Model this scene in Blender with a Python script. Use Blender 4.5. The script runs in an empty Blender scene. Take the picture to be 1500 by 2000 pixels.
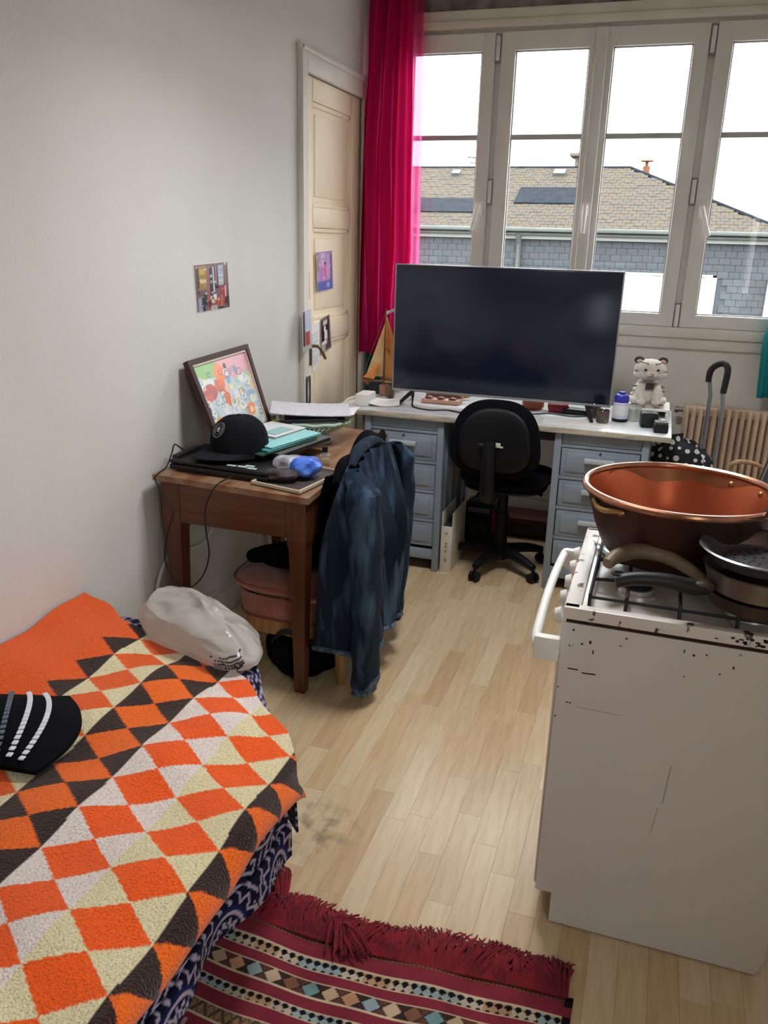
import bpy, bmesh, math, random
import numpy as np
from mathutils import Matrix, Vector, Euler
random.seed(7); np.random.seed(7)
PI = math.pi
SC = bpy.context.scene
COL = SC.collection

# ------------------------------------------------------------------ camera
F_PX = 1609.3
PITCH, YAW, ROLL = math.radians(18.322), math.radians(17.943), math.radians(1.526)
fwd = Vector((-math.sin(YAW)*math.cos(PITCH), math.cos(YAW)*math.cos(PITCH), -math.sin(PITCH)))
rgt = Vector((math.cos(YAW), math.sin(YAW), 0)); upv = rgt.cross(fwd)
r2 = math.cos(ROLL)*rgt + math.sin(ROLL)*upv
u2 = -math.sin(ROLL)*rgt + math.cos(ROLL)*upv
cd = bpy.data.cameras.new('camera'); cam = bpy.data.objects.new('camera', cd); COL.objects.link(cam)
cd.sensor_fit = 'HORIZONTAL'; cd.sensor_width = 36.0; cd.lens = F_PX*36.0/1500.0
cd.clip_start = 0.05; cd.clip_end = 200
M = Matrix((r2, u2, -fwd)).transposed().to_4x4(); M.translation = Vector((0, 0, 1.6))
cam.matrix_world = M
SC.camera = cam

# ------------------------------------------------------------------ sky, exposure, lights
w = bpy.data.worlds.new('sky'); SC.world = w; w.use_nodes = True
bg = w.node_tree.nodes['Background']                 # overcast sky: brighter towards the zenith, dim ground below the horizon
wn = w.node_tree.nodes; wl = w.node_tree.links
wt = wn.new('ShaderNodeTexCoord'); wx = wn.new('ShaderNodeSeparateXYZ'); wr = wn.new('ShaderNodeValToRGB'); wm = wn.new('ShaderNodeMapRange')
wm.inputs['From Min'].default_value = -1.0; wm.inputs['From Max'].default_value = 1.0
wl.new(wt.outputs['Generated'], wx.inputs[0]); wl.new(wx.outputs['Z'], wm.inputs['Value']); wl.new(wm.outputs[0], wr.inputs['Fac']); wl.new(wr.outputs['Color'], bg.inputs[0])
ce = wr.color_ramp.elements
ce[0].position = 0.0; ce[0].color = (0.10, 0.10, 0.095, 1); ce[1].position = 1.0; ce[1].color = (0.96, 0.985, 1.0, 1)
e = ce.new(0.49); e.color = (0.10, 0.10, 0.095, 1); e = ce.new(0.505); e.color = (0.42, 0.43, 0.44, 1)
bg.inputs[1].default_value = 14.0
SC.view_settings.view_transform = 'Standard'
try: SC.view_settings.look = 'None'
except Exception: pass
SC.view_settings.exposure = 0.0; SC.view_settings.gamma = 1.0
SC.view_settings.use_curve_mapping = False
SC.cycles.max_bounces = 8; SC.cycles.diffuse_bounces = 5; SC.cycles.glossy_bounces = 4
SC.cycles.transparent_max_bounces = 16
SC.cycles.caustics_reflective = False; SC.cycles.caustics_refractive = False
def portal(name, loc, rot, sx, sy):            # guides sky sampling through a window opening, gives no light itself
    l = bpy.data.lights.new(name, 'AREA'); l.shape = 'RECTANGLE'; l.size = sx; l.size_y = sy
    l.cycles.is_portal = True
    o = bpy.data.objects.new(name, l); o.location = loc; o.rotation_euler = rot; COL.objects.link(o)
portal('window_portal', (-0.46, 4.99, 1.92), (-PI/2, 0, 0), 2.3, 1.6)
portal('fill_window_portal', (0.93, -0.45, 1.5), (0, PI/2, 0), 1.3, 1.1)  # for the added fill window in the right wall

# added fill light, out of frame above; no lamp is known there (its fixture is built with the room shell)
ld = bpy.data.lights.new('added_fill_light', 'AREA'); ld.shape = 'DISK'; ld.size = 0.55; ld.energy = 36; ld.color = (0.98, 0.985, 1.0)
lo = bpy.data.objects.new('added_fill_light', ld); lo.location = (-0.40, 2.55, 2.80); COL.objects.link(lo)

# ------------------------------------------------------------------ helpers
def C(h, a=1.0):
    h = h.lstrip('#'); v = [int(h[i:i+2], 16)/255 for i in (0, 2, 4)]
    return tuple((x/12.92 if x <= 0.04045 else ((x+0.055)/1.055)**2.4) for x in v) + (a,)
def c3(h): return np.array(C(h)[:3])

class MB:
    def __init__(s): s.bm = bmesh.new()
    def box(s, c, d, bev=0.0, rot=(0, 0, 0), seg=2):
        m = Matrix.Translation(c) @ Euler(rot).to_matrix().to_4x4() @ Matrix.Diagonal((*d, 1))
        r = bmesh.ops.create_cube(s.bm, size=1, matrix=m)
        if bev > 0:
            es = list({e for v in r['verts'] for e in v.link_edges})
            bmesh.ops.bevel(s.bm, geom=es, offset=bev, segments=seg, affect='EDGES', profile=0.5)
        return s
    def B(s, x0, x1, y0, y1, z0, z1, bev=0.0, seg=2):
        return s.box(((x0+x1)/2, (y0+y1)/2, (z0+z1)/2), (abs(x1-x0), abs(y1-y0), abs(z1-z0)), bev, (0, 0, 0), seg)
    def cyl(s, p0, p1, r0, r1=None, n=16, caps=True):
        r1 = r0 if r1 is None else r1
        p0 = Vector(p0); p1 = Vector(p1); d = p1-p0
        q = d.to_track_quat('Z', 'Y').to_matrix().to_4x4()
        m = Matrix.Translation((p0+p1)/2) @ q
        bmesh.ops.create_cone(s.bm, cap_ends=caps, cap_tris=False, segments=n, radius1=r0, radius2=r1, depth=d.length, matrix=m)
        return s
    def tube(s, pts, r, n=8, smooth=0, caps=True):
        P = [Vector(p) for p in pts]; R = list(r) if hasattr(r, '__len__') else [r]*len(P)
        if smooth:
            Q, RR = [], []
            for i in range(len(P)-1):
                a = P[max(i-1, 0)]; b = P[i]; c = P[i+1]; d = P[min(i+2, len(P)-1)]
                for k in range(smooth):
                    t = k/smooth
                    Q.append(0.5*((2*b)+(c-a)*t+(2*a-5*b+4*c-d)*t*t+(3*b-a-3*c+d)*t**3)); RR.append(R[i]*(1-t)+R[i+1]*t)
            Q.append(P[-1]); RR.append(R[-1]); P, R = Q, RR
        rings = []; nrm = None
        for i, p in enumerate(P):
            t = (P[min(i+1, len(P)-1)]-P[max(i-1, 0)]).normalized()
            if nrm is None:
                nrm = t.cross(Vector((0, 0, 1)))
                if nrm.length < 1e-3: nrm = t.cross(Vector((1, 0, 0)))
            nrm = (nrm - t*nrm.dot(t)).normalized(); b = t.cross(nrm)
            rings.append([s.bm.verts.new(p + R[i]*(math.cos(2*PI*k/n)*nrm + math.sin(2*PI*k/n)*b)) for k in range(n)])
        for i in range(len(rings)-1):
            for k in range(n):
                s.bm.faces.new((rings[i][k], rings[i][(k+1) % n], rings[i+1][(k+1) % n], rings[i+1][k]))
        if caps:
            s.bm.faces.new(rings[0][::-1]); s.bm.faces.new(rings[-1])
        return s
    def lathe(s, prof, c=(0, 0, 0), n=32, sc=(1, 1), m=None):
        rings = []
        for (r, z) in prof:
            if r < 1e-5: rings.append([s.bm.verts.new((c[0], c[1], c[2]+z))])
            else: rings.append([s.bm.verts.new((c[0]+r*sc[0]*math.cos(2*PI*k/n), c[1]+r*sc[1]*math.sin(2*PI*k/n), c[2]+z)) for k in range(n)])
        vs = [v for g in rings for v in g]
        for a, b in zip(rings[:-1], rings[1:]):
            for k in range(n):
                k2 = (k+1) % n
                if len(a) == 1 and len(b) == 1: continue
                if len(a) == 1: s.bm.faces.new((a[0], b[k2], b[k]))
                elif len(b) == 1: s.bm.faces.new((a[k], a[k2], b[0]))
                else: s.bm.faces.new((a[k], a[k2], b[k2], b[k]))
        if m is not None: bmesh.ops.transform(s.bm, matrix=m, verts=vs)
        return s
    def ball(s, c, r, nu=16, nv=10, m=None):
        r = (r, r, r) if not hasattr(r, '__len__') else r
        mm = Matrix.Translation(c) @ (m or Matrix.Identity(4)) @ Matrix.Diagonal((*r, 1))
        bmesh.ops.create_uvsphere(s.bm, u_segments=nu, v_segments=nv, radius=1, matrix=mm); return s
    def grid(s, fn, nu, nv, closed=False, th=0.0):
        t = bmesh.new() if th else s.bm
        V = [[t.verts.new(fn(i/(nu if closed else nu-1), j/(nv-1))) for j in range(nv)] for i in range(nu)]
        for i in range(nu if closed else nu-1):
            for j in range(nv-1):
                i2 = (i+1) % nu
                t.faces.new((V[i][j], V[i2][j], V[i2][j+1], V[i][j+1]))
        if th:
            bmesh.ops.recalc_face_normals(t, faces=t.faces[:])
            bmesh.ops.solidify(t, geom=t.faces[:], thickness=th)
            me = bpy.data.meshes.new('tmp'); t.to_mesh(me); t.free(); s.bm.from_mesh(me); bpy.data.meshes.remove(me)
        return s
    def prism(s, poly, m, h):                     # poly in local XY, extruded along local Z by h, placed by matrix m
        a = [s.bm.verts.new(m @ Vector((x, y, 0))) for x, y in poly]
        b = [s.bm.verts.new(m @ Vector((x, y, h))) for x, y in poly]
        n = len(poly); s.bm.faces.new(a[::-1]); s.bm.faces.new(b)
        for i in range(n): s.bm.faces.new((a[i], a[(i+1) % n], b[(i+1) % n], b[i]))
        return s
    def hexa(s, p):                               # 8 corners: bottom 4 (ccw), top 4
        v = [s.bm.verts.new(q) for q in p]
        for f in ((3, 2, 1, 0), (4, 5, 6, 7), (0, 1, 5, 4), (1, 2, 6, 5), (2, 3, 7, 6), (3, 0, 4, 7)):
            s.bm.faces.new([v[i] for i in f])
        return s
    def mesh(s, name, ang=35, inv=None):
        bmesh.ops.recalc_face_normals(s.bm, faces=s.bm.faces[:])
        if inv is not None: bmesh.ops.transform(s.bm, matrix=inv, verts=s.bm.verts[:])
        me = bpy.data.meshes.new(name); s.bm.to_mesh(me); s.bm.free()
        me.polygons.foreach_set('use_smooth', [True]*len(me.polygons))
        me.set_sharp_from_angle(angle=math.radians(ang))
        return me

def link(name, me, m, parent=None):
    o = bpy.data.objects.new(name, me); COL.objects.link(o)
    if m is not None:
        for k in (m if isinstance(m, (list, tuple)) else [m]): me.materials.append(k)
    if parent is not None: o.parent = parent
    return o
def tag(o, label=None, cat=None, group=None, kind=None):
    if label: o['label'] = label
    if cat: o['category'] = cat
    if group: o['group'] = group
    if kind: o['kind'] = kind
    return o
INV = {}
def thing(name, label, cat, loc=(0, 0, 0), rz=0.0, group=None, local=False):
    o = bpy.data.objects.new(name, None); COL.objects.link(o); o.empty_display_size = 0.05
    o.location = loc; o.rotation_euler = (0, 0, rz)
    if not local: INV[o.name] = (Matrix.Translation(loc) @ Matrix.Rotation(rz, 4, 'Z')).inverted()
    return tag(o, label, cat, group)
def root_inv(p):
    while p is not None:
        if p.name in INV: return INV[p.name]
        p = p.parent
    return None
def part(name, mb, m, parent, label=None, ang=35):
    o = link(name, mb.mesh(name, ang, root_inv(parent)), m, parent)
    if label: o['label'] = label
    return o
def single(name, mb, m, label, cat, loc=(0, 0, 0), group=None, ang=35):
    o = link(name, mb.mesh(name, ang, Matrix.Translation(loc).inverted()), m); o.location = loc
    return tag(o, label, cat, group)
def struct(name, mb, m, parent=None, ang=35):
    o = link(name, mb.mesh(name, ang), m, parent)
    if parent is None: o['kind'] = 'structure'
    return o
def copy_tree(o, parent=None):
    c = o.copy(); COL.objects.link(c)
    if parent is not None: c.parent = parent
    for ch in list(o.children): copy_tree(ch, c)
    return c

def cgrid(name, P, Cc, m, parent=None, inv=None, th=0.0):
    """a coloured sheet: P and Cc are (nu, nv, 3) arrays of points and printed / woven colours"""
    nu, nv = P.shape[:2]
    me = bpy.data.meshes.new(name)
    i, j = np.meshgrid(np.arange(nu-1), np.arange(nv-1), indexing='ij')
    a = i*nv+j; f = np.stack([a, a+nv, a+nv+1, a+1], -1).reshape(-1, 4)
    Pt = P.reshape(-1, 3)
    if inv is not None:
        A = np.array(inv); Pt = Pt @ A[:3, :3].T + A[:3, 3]
    me.from_pydata(Pt.tolist(), [], f.tolist())
    at = me.color_attributes.new('Col', 'FLOAT_COLOR', 'POINT')
    at.data.foreach_set('color', np.concatenate([Cc.reshape(-1, 3), np.ones((nu*nv, 1))], 1).astype(np.float32).ravel())
    me.polygons.foreach_set('use_smooth', [True]*len(me.polygons)); me.update()
    if th:
        b = bmesh.new(); b.from_mesh(me)
        bmesh.ops.solidify(b, geom=b.faces[:], thickness=th); b.to_mesh(me); b.free()
    return link(name, me, m, parent)

# ------------------------------------------------------------------ materials
def P(name, col, rough=0.55, metal=0.0, noise=None, bump=None, col2=None, spec=0.5, sheen=0.0, stretch=(1, 1, 1), coat=0.0, detail=4.0, attr=False, objrand=None, ramp=(0.35, 0.65)):
    m = bpy.data.materials.new(name); m.use_nodes = True
    nt = m.node_tree; N = nt.nodes; Lk = nt.links; b = N['Principled BSDF']
    col = C(col) if isinstance(col, str) else col
    b.inputs['Base Color'].default_value = col; b.inputs['Roughness'].default_value = rough
    b.inputs['Metallic'].default_value = metal; b.inputs['Specular IOR Level'].default_value = spec
    b.inputs['Sheen Weight'].default_value = sheen; b.inputs['Coat Weight'].default_value = coat
    tc = N.new('ShaderNodeTexCoord'); mp = N.new('ShaderNodeMapping'); mp.inputs['Scale'].default_value = stretch
    Lk.new(tc.outputs['Object'], mp.inputs['Vector'])
    src = None
    if attr:
        at = N.new('ShaderNodeAttribute'); at.attribute_name = 'Col'; src = at.outputs['Color']; Lk.new(src, b.inputs['Base Color'])
    if objrand:
        oi = N.new('ShaderNodeObjectInfo'); rp = N.new('ShaderNodeValToRGB')
        els = rp.color_ramp.elements
        while len(els) < len(objrand): els.new(0.5)
        for k, h in enumerate(objrand):
            els[k].position = k/(len(objrand)-1); els[k].color = C(h)
        Lk.new(oi.outputs['Random'], rp.inputs['Fac']); src = rp.outputs['Color']; Lk.new(src, b.inputs['Base Color'])
    if noise:
        n = N.new('ShaderNodeTexNoise'); n.inputs['Scale'].default_value = noise; n.inputs['Detail'].default_value = detail
        Lk.new(mp.outputs['Vector'], n.inputs['Vector'])
        r = N.new('ShaderNodeMapRange'); r.inputs['From Min'].default_value = ramp[0]; r.inputs['From Max'].default_value = ramp[1]
        Lk.new(n.outputs['Fac'], r.inputs['Value'])
        mx = N.new('ShaderNodeMix'); mx.data_type = 'RGBA'
        if col2 is None and src is not None:
            mx.blend_type = 'MULTIPLY'; mx.inputs['B'].default_value = (0.6, 0.6, 0.6, 1)
        else: mx.inputs['B'].default_value = C(col2) if isinstance(col2, str) else col2
        if src is not None: Lk.new(src, mx.inputs['A'])
        else: mx.inputs['A'].default_value = col
        Lk.new(r.outputs['Result'], mx.inputs['Factor']); Lk.new(mx.outputs['Result'], b.inputs['Base Color'])
        m['mix'] = mx.name
    if bump:
        n2 = N.new('ShaderNodeTexNoise'); n2.inputs['Scale'].default_value = bump[0]; n2.inputs['Detail'].default_value = 3
        Lk.new(mp.outputs['Vector'], n2.inputs['Vector'])
        bp = N.new('ShaderNodeBump'); bp.inputs['Strength'].default_value = bump[1]; bp.inputs['Distance'].default_value = bump[2] if len(bump) > 2 else 0.004
        Lk.new(n2.outputs['Fac'], bp.inputs['Height']); Lk.new(bp.outputs['Normal'], b.inputs['Normal'])
    return m
def glassy(name, tint=(1, 1, 1, 1), refl=0.06, rough=0.02, solid=None):
    m = bpy.data.materials.new(name); m.use_nodes = True; nt = m.node_tree; N = nt.nodes; Lk = nt.links
    N.remove(N['Principled BSDF']); out = N['Material Output']
    t = N.new('ShaderNodeBsdfTransparent'); t.inputs[0].default_value = tint
    g = N.new('ShaderNodeBsdfGlossy'); g.inputs['Roughness'].default_value = rough
    mx = N.new('ShaderNodeMixShader'); mx.inputs[0].default_value = refl
    Lk.new(t.outputs[0], mx.inputs[1]); Lk.new(g.outputs[0], mx.inputs[2]); top = mx.outputs[0]
    if solid:
        d = N.new('ShaderNodeBsdfPrincipled'); d.inputs['Base Color'].default_value = solid[0]; d.inputs['Roughness'].default_value = 0.35
        m2 = N.new('ShaderNodeMixShader'); m2.inputs[0].default_value = solid[1]
        Lk.new(top, m2.inputs[1]); Lk.new(d.outputs[0], m2.inputs[2]); top = m2.outputs[0]
    Lk.new(top, out.inputs['Surface']); return m
def sheer(name, col, tcol, transp, transl):
    m = bpy.data.materials.new(name); m.use_nodes = True; nt = m.node_tree; N = nt.nodes; Lk = nt.links
    N.remove(N['Principled BSDF']); out = N['Material Output']
    d = N.new('ShaderNodeBsdfDiffuse'); d.inputs[0].default_value = col
    t = N.new('ShaderNodeBsdfTranslucent'); t.inputs[0].default_value = tcol
    p = N.new('ShaderNodeBsdfTransparent'); p.inputs[0].default_value = tcol
    a = N.new('ShaderNodeMixShader'); a.inputs[0].default_value = transl
    Lk.new(d.outputs[0], a.inputs[1]); Lk.new(t.outputs[0], a.inputs[2])
    b = N.new('ShaderNodeMixShader'); b.inputs[0].default_value = transp
    Lk.new(a.outputs[0], b.inputs[1]); Lk.new(p.outputs[0], b.inputs[2]); Lk.new(b.outputs[0], out.inputs['Surface']); return m

m_wall = P('wall_paint', '#d9d9d6', 0.85, noise=1.3, col2='#d1d0cc', bump=(150, 0.30), stretch=(1, 1, 0.4), spec=0.2)
m_wallb = P('wall_paint_back', '#dcd8d2', 0.8, noise=2, col2='#d2cdc5', bump=(60, 0.1), spec=0.2)
m_rough = P('rough_plaster', '#8d8886', 0.95, noise=9, col2='#5d5654', bump=(40, 0.5), spec=0.1)
m_ceil = P('ceiling_paint', '#d8d5cf', 0.9, bump=(50, 0.1), spec=0.1)
m_trim = P('painted_trim', '#d9d5cd', 0.45, noise=4, col2='#cdc7bd')
m_door = P('door_cream', '#efe4cb', 0.5, noise=2.5, col2='#e9dabd', bump=(30, 0.05))
m_casing = P('casing_white', '#d9d6cf', 0.5, noise=3, col2='#cdc8bf')
m_upvc = P('white_window_plastic', '#d8d6d2', 0.28)
m_upvcd = P('hinge_shade_grey', '#8d8b89', 0.5)
m_bar = P('glazing_bar', '#a9abab', 0.4)
m_pane = glassy('pane_glass', (0.97, 0.985, 0.98, 1), 0.05, 0.01)
m_alu = P('satin_aluminium', '#c9c7c2', 0.35, 0.6)
m_black = P('black_plastic', '#0c0d11', 0.5)
m_blackm = P('matt_black', '#131317', 0.8)
m_white = P('white_plastic', '#e9e8e4', 0.4)

# ------------------------------------------------------------------ room shell
XL, XR, YB, YF, ZC = -1.70, 0.80, 4.80, -2.0, 2.92
m_floor = P('laminate_base', '#a58d68', 0.6)
floor = struct('floor', MB().B(XL-.1, XR+.1, YF-.1, YB+.1, -0.08, -0.006), m_floor)
m_strip = P('beech_laminate', '#d2b98e', 0.24, noise=7, stretch=(9, 0.9, 1), detail=6, spec=0.55,
            objrand=['#d6bf9b', '#cbb08a', '#d9c4a3', '#d0b691', '#ddcaaa', '#c6aa84', '#d4bd98'], ramp=(0.3, 0.75))
mx = m_strip.node_tree.nodes[m_strip['mix']]; mx.inputs['B'].default_value = (0.80, 0.76, 0.70, 1)
nt = m_strip.node_tree; gp = nt.nodes.new('ShaderNodeNewGeometry'); vd = nt.nodes.new('ShaderNodeVectorMath'); vd.operation = 'DISTANCE'; vd.inputs[1].default_value = (-0.76, 1.80, 0)
nt.links.new(gp.outputs['Position'], vd.inputs[0])
mrr = nt.nodes.new('ShaderNodeMapRange'); mrr.inputs['From Min'].default_value = 0.16; mrr.inputs['From Max'].default_value = 0.0; mrr.inputs['To Max'].default_value = 0.9; nt.links.new(vd.outputs['Value'], mrr.inputs['Value'])
nsx = nt.nodes.new('ShaderNodeTexNoise'); nsx.inputs['Scale'].default_value = 24; nsx.inputs['Detail'].default_value = 5; nt.links.new(gp.outputs['Position'], nsx.inputs['Vector'])
mr2 = nt.nodes.new('ShaderNodeMapRange'); mr2.inputs['From Min'].default_value = 0.45; mr2.inputs['From Max'].default_value = 0.68; nt.links.new(nsx.outputs['Fac'], mr2.inputs['Value'])
mu = nt.nodes.new('ShaderNodeMath'); mu.operation = 'MULTIPLY'; nt.links.new(mrr.outputs[0], mu.inputs[0]); nt.links.new(mr2.outputs[0], mu.inputs[1])
mxs = nt.nodes.new('ShaderNodeMix'); mxs.data_type = 'RGBA'; mxs.inputs['B'].default_value = C('#6f665a'); nt.links.new(mx.outputs['Result'], mxs.inputs['A']); nt.links.new(mu.outputs[0], mxs.inputs['Factor'])
nt.links.new(mxs.outputs['Result'], nt.nodes['Principled BSDF'].inputs['Base Color'])          # old grey scuff stain beside the bed
SW = 0.0682
strip_meshes = []
for Lg in (0.36, 0.44, 0.52):
    me = MB().box((0, Lg/2, -0.003), (SW-0.0003, Lg-0.0003, 0.006), 0.0004, seg=1).mesh('plank'); strip_meshes.append((Lg, me))
    me.materials.append(m_strip)
loose = MB(); nstrip = 0
row = 0; x = 0.016-SW*26
rr = random.Random(3)
while x < XR+0.05:
    y = YF - rr.random()*0.4
    while y < YB:
        Lg, me = rr.choice(strip_meshes)
        xc = x+SW/2
        vis = (-1.25 < xc < 0.47) and (0.95 < y+Lg and y < 3.95) and nstrip < 285 and not (xc < -0.95 and y < 1.4) and not (xc > -0.02 and y > 1.75)
        if vis:
            o = bpy.data.objects.new('plank', me); COL.objects.link(o); o.location = (xc, y, 0); o.parent = floor; nstrip += 1
        else: loose.box((xc, y+Lg/2, -0.003), (SW-0.0006, Lg-0.0006, 0.006))
        y += Lg
    x += SW
o = part('plank_surface', loose, m_strip, floor); o['kind'] = 'stuff'

struct('wall_left', MB().B(XL-0.1, XL, YF, 3.87, 0, ZC).B(XL-0.1, XL, 4.70, YB, 0, ZC).B(XL-0.1, XL, 3.87, 4.70, 2.325, ZC).B(XL-0.16, XL-0.1, 3.8, 4.8, 0, 2.4), m_wall)
WX0, WX1, WZ0, WZ1 = -1.56, 0.64, 1.14, 2.70
wb = struct('wall_back', MB().B(XL, XR, YB, YB+0.22, 0, WZ0).B(XL, WX0, YB, YB+0.22, WZ0, WZ1).B(WX1, XR, YB, YB+0.22, WZ0, WZ1), m_wallb)
part('lintel_plaster', MB().B(XL, XR, YB, YB+0.22, WZ1, ZC).B(XL, XR, YB-0.015, YB, 2.745, ZC, 0.004), m_rough, wb, 'bare grey plaster above the window')
struct('wall_right', MB().B(XR, XR+0.1, YF, -1.0, 0, ZC).B(XR, XR+0.1, 0.1, YB, 0, ZC).B(XR, XR+0.1, -1.0, 0.1, 0, 0.9).B(XR, XR+0.1, -1.0, 0.1, 2.2, ZC), m_wallb)
struct('wall_rear', MB().B(XL, XR, YF-0.1, YF, 0, ZC), m_wallb)
struct('ceiling', MB().B(XL-.1, XR+.1, YF-.1, YB+.22, ZC, ZC+0.1), m_ceil)
cl = thing('added_fill_fixture', 'added cream drum fixture, unseen, around the made-up fill light overhead', 'lamp', (-0.40, 2.55, 2.92))
part('fixture_mount', MB().cyl((-0.40, 2.55, 2.84), (-0.40, 2.55, 2.918), 0.05, n=20), m_white, cl)
part('cutoff_shade', MB().lathe([(0, 0.27), (0.345, 0.27), (0.355, 0), (0.348, 0), (0.338, 0.262), (0, 0.262)], (-0.40, 2.55, 2.56), 48), m_white, cl)  # made-up shade, shaped to keep the fill light off the upper walls
# baseboards and trims
bl = MB().B(XL, XL+0.018, 0, 3.80, 0, 0.11, 0.004).B(XL, XL+0.012, 0, 3.80, 0.11, 0.135, 0.004)
struct('baseboard_left', bl, m_trim)
struct('baseboard_back', MB().B(XL, XR, YB-0.018, YB, 0, 0.13, 0.004).B(XL, XR, YB-0.012, YB, 0.13, 0.155, 0.004).B(XL, XR, YB-0.014, YB, 0.30, 0.325, 0.004), m_trim)
struct('trim_1', MB().B(WX0-0.08, WX1+0.08, YB-0.02, YB, 1.078, 1.136, 0.005).B(WX0-0.04, WX1+0.04, YB-0.035, YB, 1.136, 1.19, 0.006), m_trim)
struct('trim_2', MB().B(WX0-0.08, WX1+0.08, YB-0.022, YB, 2.695, 2.745, 0.005).B(WX0-0.04, WX1+0.04, YB-0.035, YB, 2.655, 2.695, 0.006), m_trim)

# ---- window: outer frame, one single sash, a pair, one single sash
win = struct('window_1', MB().B(WX0, WX1, YB, YB+0.06, 1.14, 1.20, 0.004).B(WX0, WX1, YB, YB+0.06, 2.632, 2.70, 0.004)
             .B(WX0, WX0+0.05, YB, YB+0.06, 1.14, 2.70, 0.004).B(WX1-0.05, WX1, YB, YB+0.06, 1.14, 2.70, 0.004)
             .B(-1.03, -0.945, YB+0.005, YB+0.06, 1.14, 2.70, 0.004).B(0.025, 0.11, YB+0.005, YB+0.06, 1.14, 2.70, 0.004), m_upvc)
def sash(x0, x1, g0, g1, handle=None, hinges=(), hx=0.0):
    z0, z1, a, b, y0, y1 = 1.19, 2.637, 1.2585, 2.548, YB-0.022, YB+0.03
    mb = MB().B(x0, g0, y0, y1, z0, z1, 0.006).B(g1, x1, y0, y1, z0, z1, 0.006).B(g0-.01, g1+.01, y0, y1, z0, a, 0.006).B(g0-.01, g1+.01, y0, y1, b, z1, 0.006)
    s = part('sash', mb, m_upvc, win)
    bd = MB()
    for (p, q) in (((g0, a), (g0+0.006, b)), ((g1-0.006, a), (g1, b)), ((g0, a), (g1, a+0.006)), ((g0, b-0.006), (g1, b))):
        bd.B(p[0], q[0], YB-0.006, YB+0.004, p[1], q[1])
    part('glazing_bead', bd, m_bar, s)
    part('pane', MB().B(g0, g1, YB+0.008, YB+0.012, a, b), m_pane, s)
    part('glazing_bar', MB().B(g0, g1, YB+0.001, YB+0.019, 2.124, 2.15, 0.002), m_bar, s)
    if handle:
        hxp, tilt = handle
        h = MB().box((hxp, y0-0.006, 1.775), (0.03, 0.012, 0.07), 0.004).cyl((hxp, y0-0.01, 1.79), (hxp, y0-0.045, 1.79), 0.011, n=12)
        h.tube([(hxp, y0-0.045, 1.795), (hxp+tilt*0.35, y0-0.048, 1.745), (hxp+tilt, y0-0.046, 1.655)], [0.012, 0.012, 0.009], 10, 3)
        part('handle', h, m_white, s)
    for hz in hinges:
        part('hinge', MB().B(hx-0.011, hx+0.011, y0-0.008, y0+0.01, hz-0.058, hz+0.058, 0.004), m_upvc, s)
        part('hinge_gap_shade', MB().B(hx-0.017, hx+0.017, y0+0.012, y0+0.022, hz-0.066, hz+0.066, 0.002), m_upvcd, s)  # grey plate puts shade into the gap behind the hinge
sash(-1.53, -1.003, -1.448, -1.074, (-1.035, -0.035), (2.56, 1.86), -0.988)
sash(-0.972, -0.462, -0.895, -0.519, None)
sash(-0.458, 0.052, -0.400, -0.021, None, (2.56, 1.87, 1.25), 0.068)
sash(0.084, 0.61, 0.161, 0.535, (0.118, 0.05))
part('astragal', MB().B(-0.490, -0.430, YB-0.042, YB-0.020, 1.19, 2.637, 0.010), m_upvc, win)
h = MB().box((-0.46, YB-0.046, 1.775), (0.03, 0.012, 0.07), 0.004).cyl((-0.46, YB-0.05, 1.79), (-0.46, YB-0.085, 1.79), 0.011, n=12)
h.tube([(-0.46, YB-0.085, 1.795), (-0.46, YB-0.088, 1.745), (-0.46, YB-0.086, 1.655)], [0.012, 0.012, 0.009], 10, 3)
part('handle', h, m_white, win)

# ---- made-up window, added in the unseen right wall to let in fill light
rw = struct('added_fill_window', MB().B(XR+.02, XR+.06, -1.0, 0.1, 0.9, 0.96).B(XR+.02, XR+.06, -1.0, 0.1, 2.14, 2.2).B(XR+.02, XR+.06, -1.0, -0.94, 0.96, 2.14).B(XR+.02, XR+.06, 0.04, 0.1, 0.96, 2.14), m_upvc)
part('pane', MB().B(XR+.038, XR+.042, -0.94, 0.04, 0.96, 2.14), m_pane, rw)

# ---- cupboard door in the left wall
d1 = struct('door_1', MB().B(XL-0.10, XL-0.022, 3.87, 4.70, 0.0, 2.325), m_door)
xf = XL-0.005
st = MB().B(XL-0.03, xf, 3.885, 4.0, 0.005, 2.318, 0.003).B(XL-0.03, xf, 4.52, 4.655, 0.005, 2.318, 0.003)
for z0, z1 in ((2.215, 2.318), (1.645, 1.74), (1.08, 1.19), (0.52, 0.62), (0.005, 0.14)):
    st.B(XL-0.03, xf, 3.99, 4.53, z0, z1, 0.003)
part('door_frame_rails', st, m_door, d1)
for z0, z1 in ((1.74, 2.215), (1.19, 1.645), (0.62, 1.08), (0.14, 0.52)):
    pm = MB()
    pm.B(XL-0.03, XL-0.012, 4.0, 4.52, z0, z0+0.022, 0.005).B(XL-0.03, XL-0.012, 4.0, 4.52, z1-0.022, z1, 0.005).B(XL-0.03, XL-0.012, 4.0, 4.022, z0, z1, 0.005).B(XL-0.03, XL-0.012, 4.498, 4.52, z0, z1, 0.005)
    part('panel_moulding', pm, m_door, d1)
    part('panel', MB().B(XL-0.03, XL-0.016, 4.05, 4.47, z0+0.05, z1-0.05, 0.008), m_door, d1)
hd = MB().box((XL+0.002, 3.945, 1.05), (0.008, 0.03, 0.16), 0.003).tube([(XL+0.0, 3.945, 1.07), (XL+0.045, 3.945, 1.07), (XL+0.05, 3.97, 1.05), (XL+0.05, 4.03, 1.0)], 0.008, 8, 3)
part('handle', hd, P('tarnished_brass', '#7d6e55', 0.4, 0.8), d1)
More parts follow.
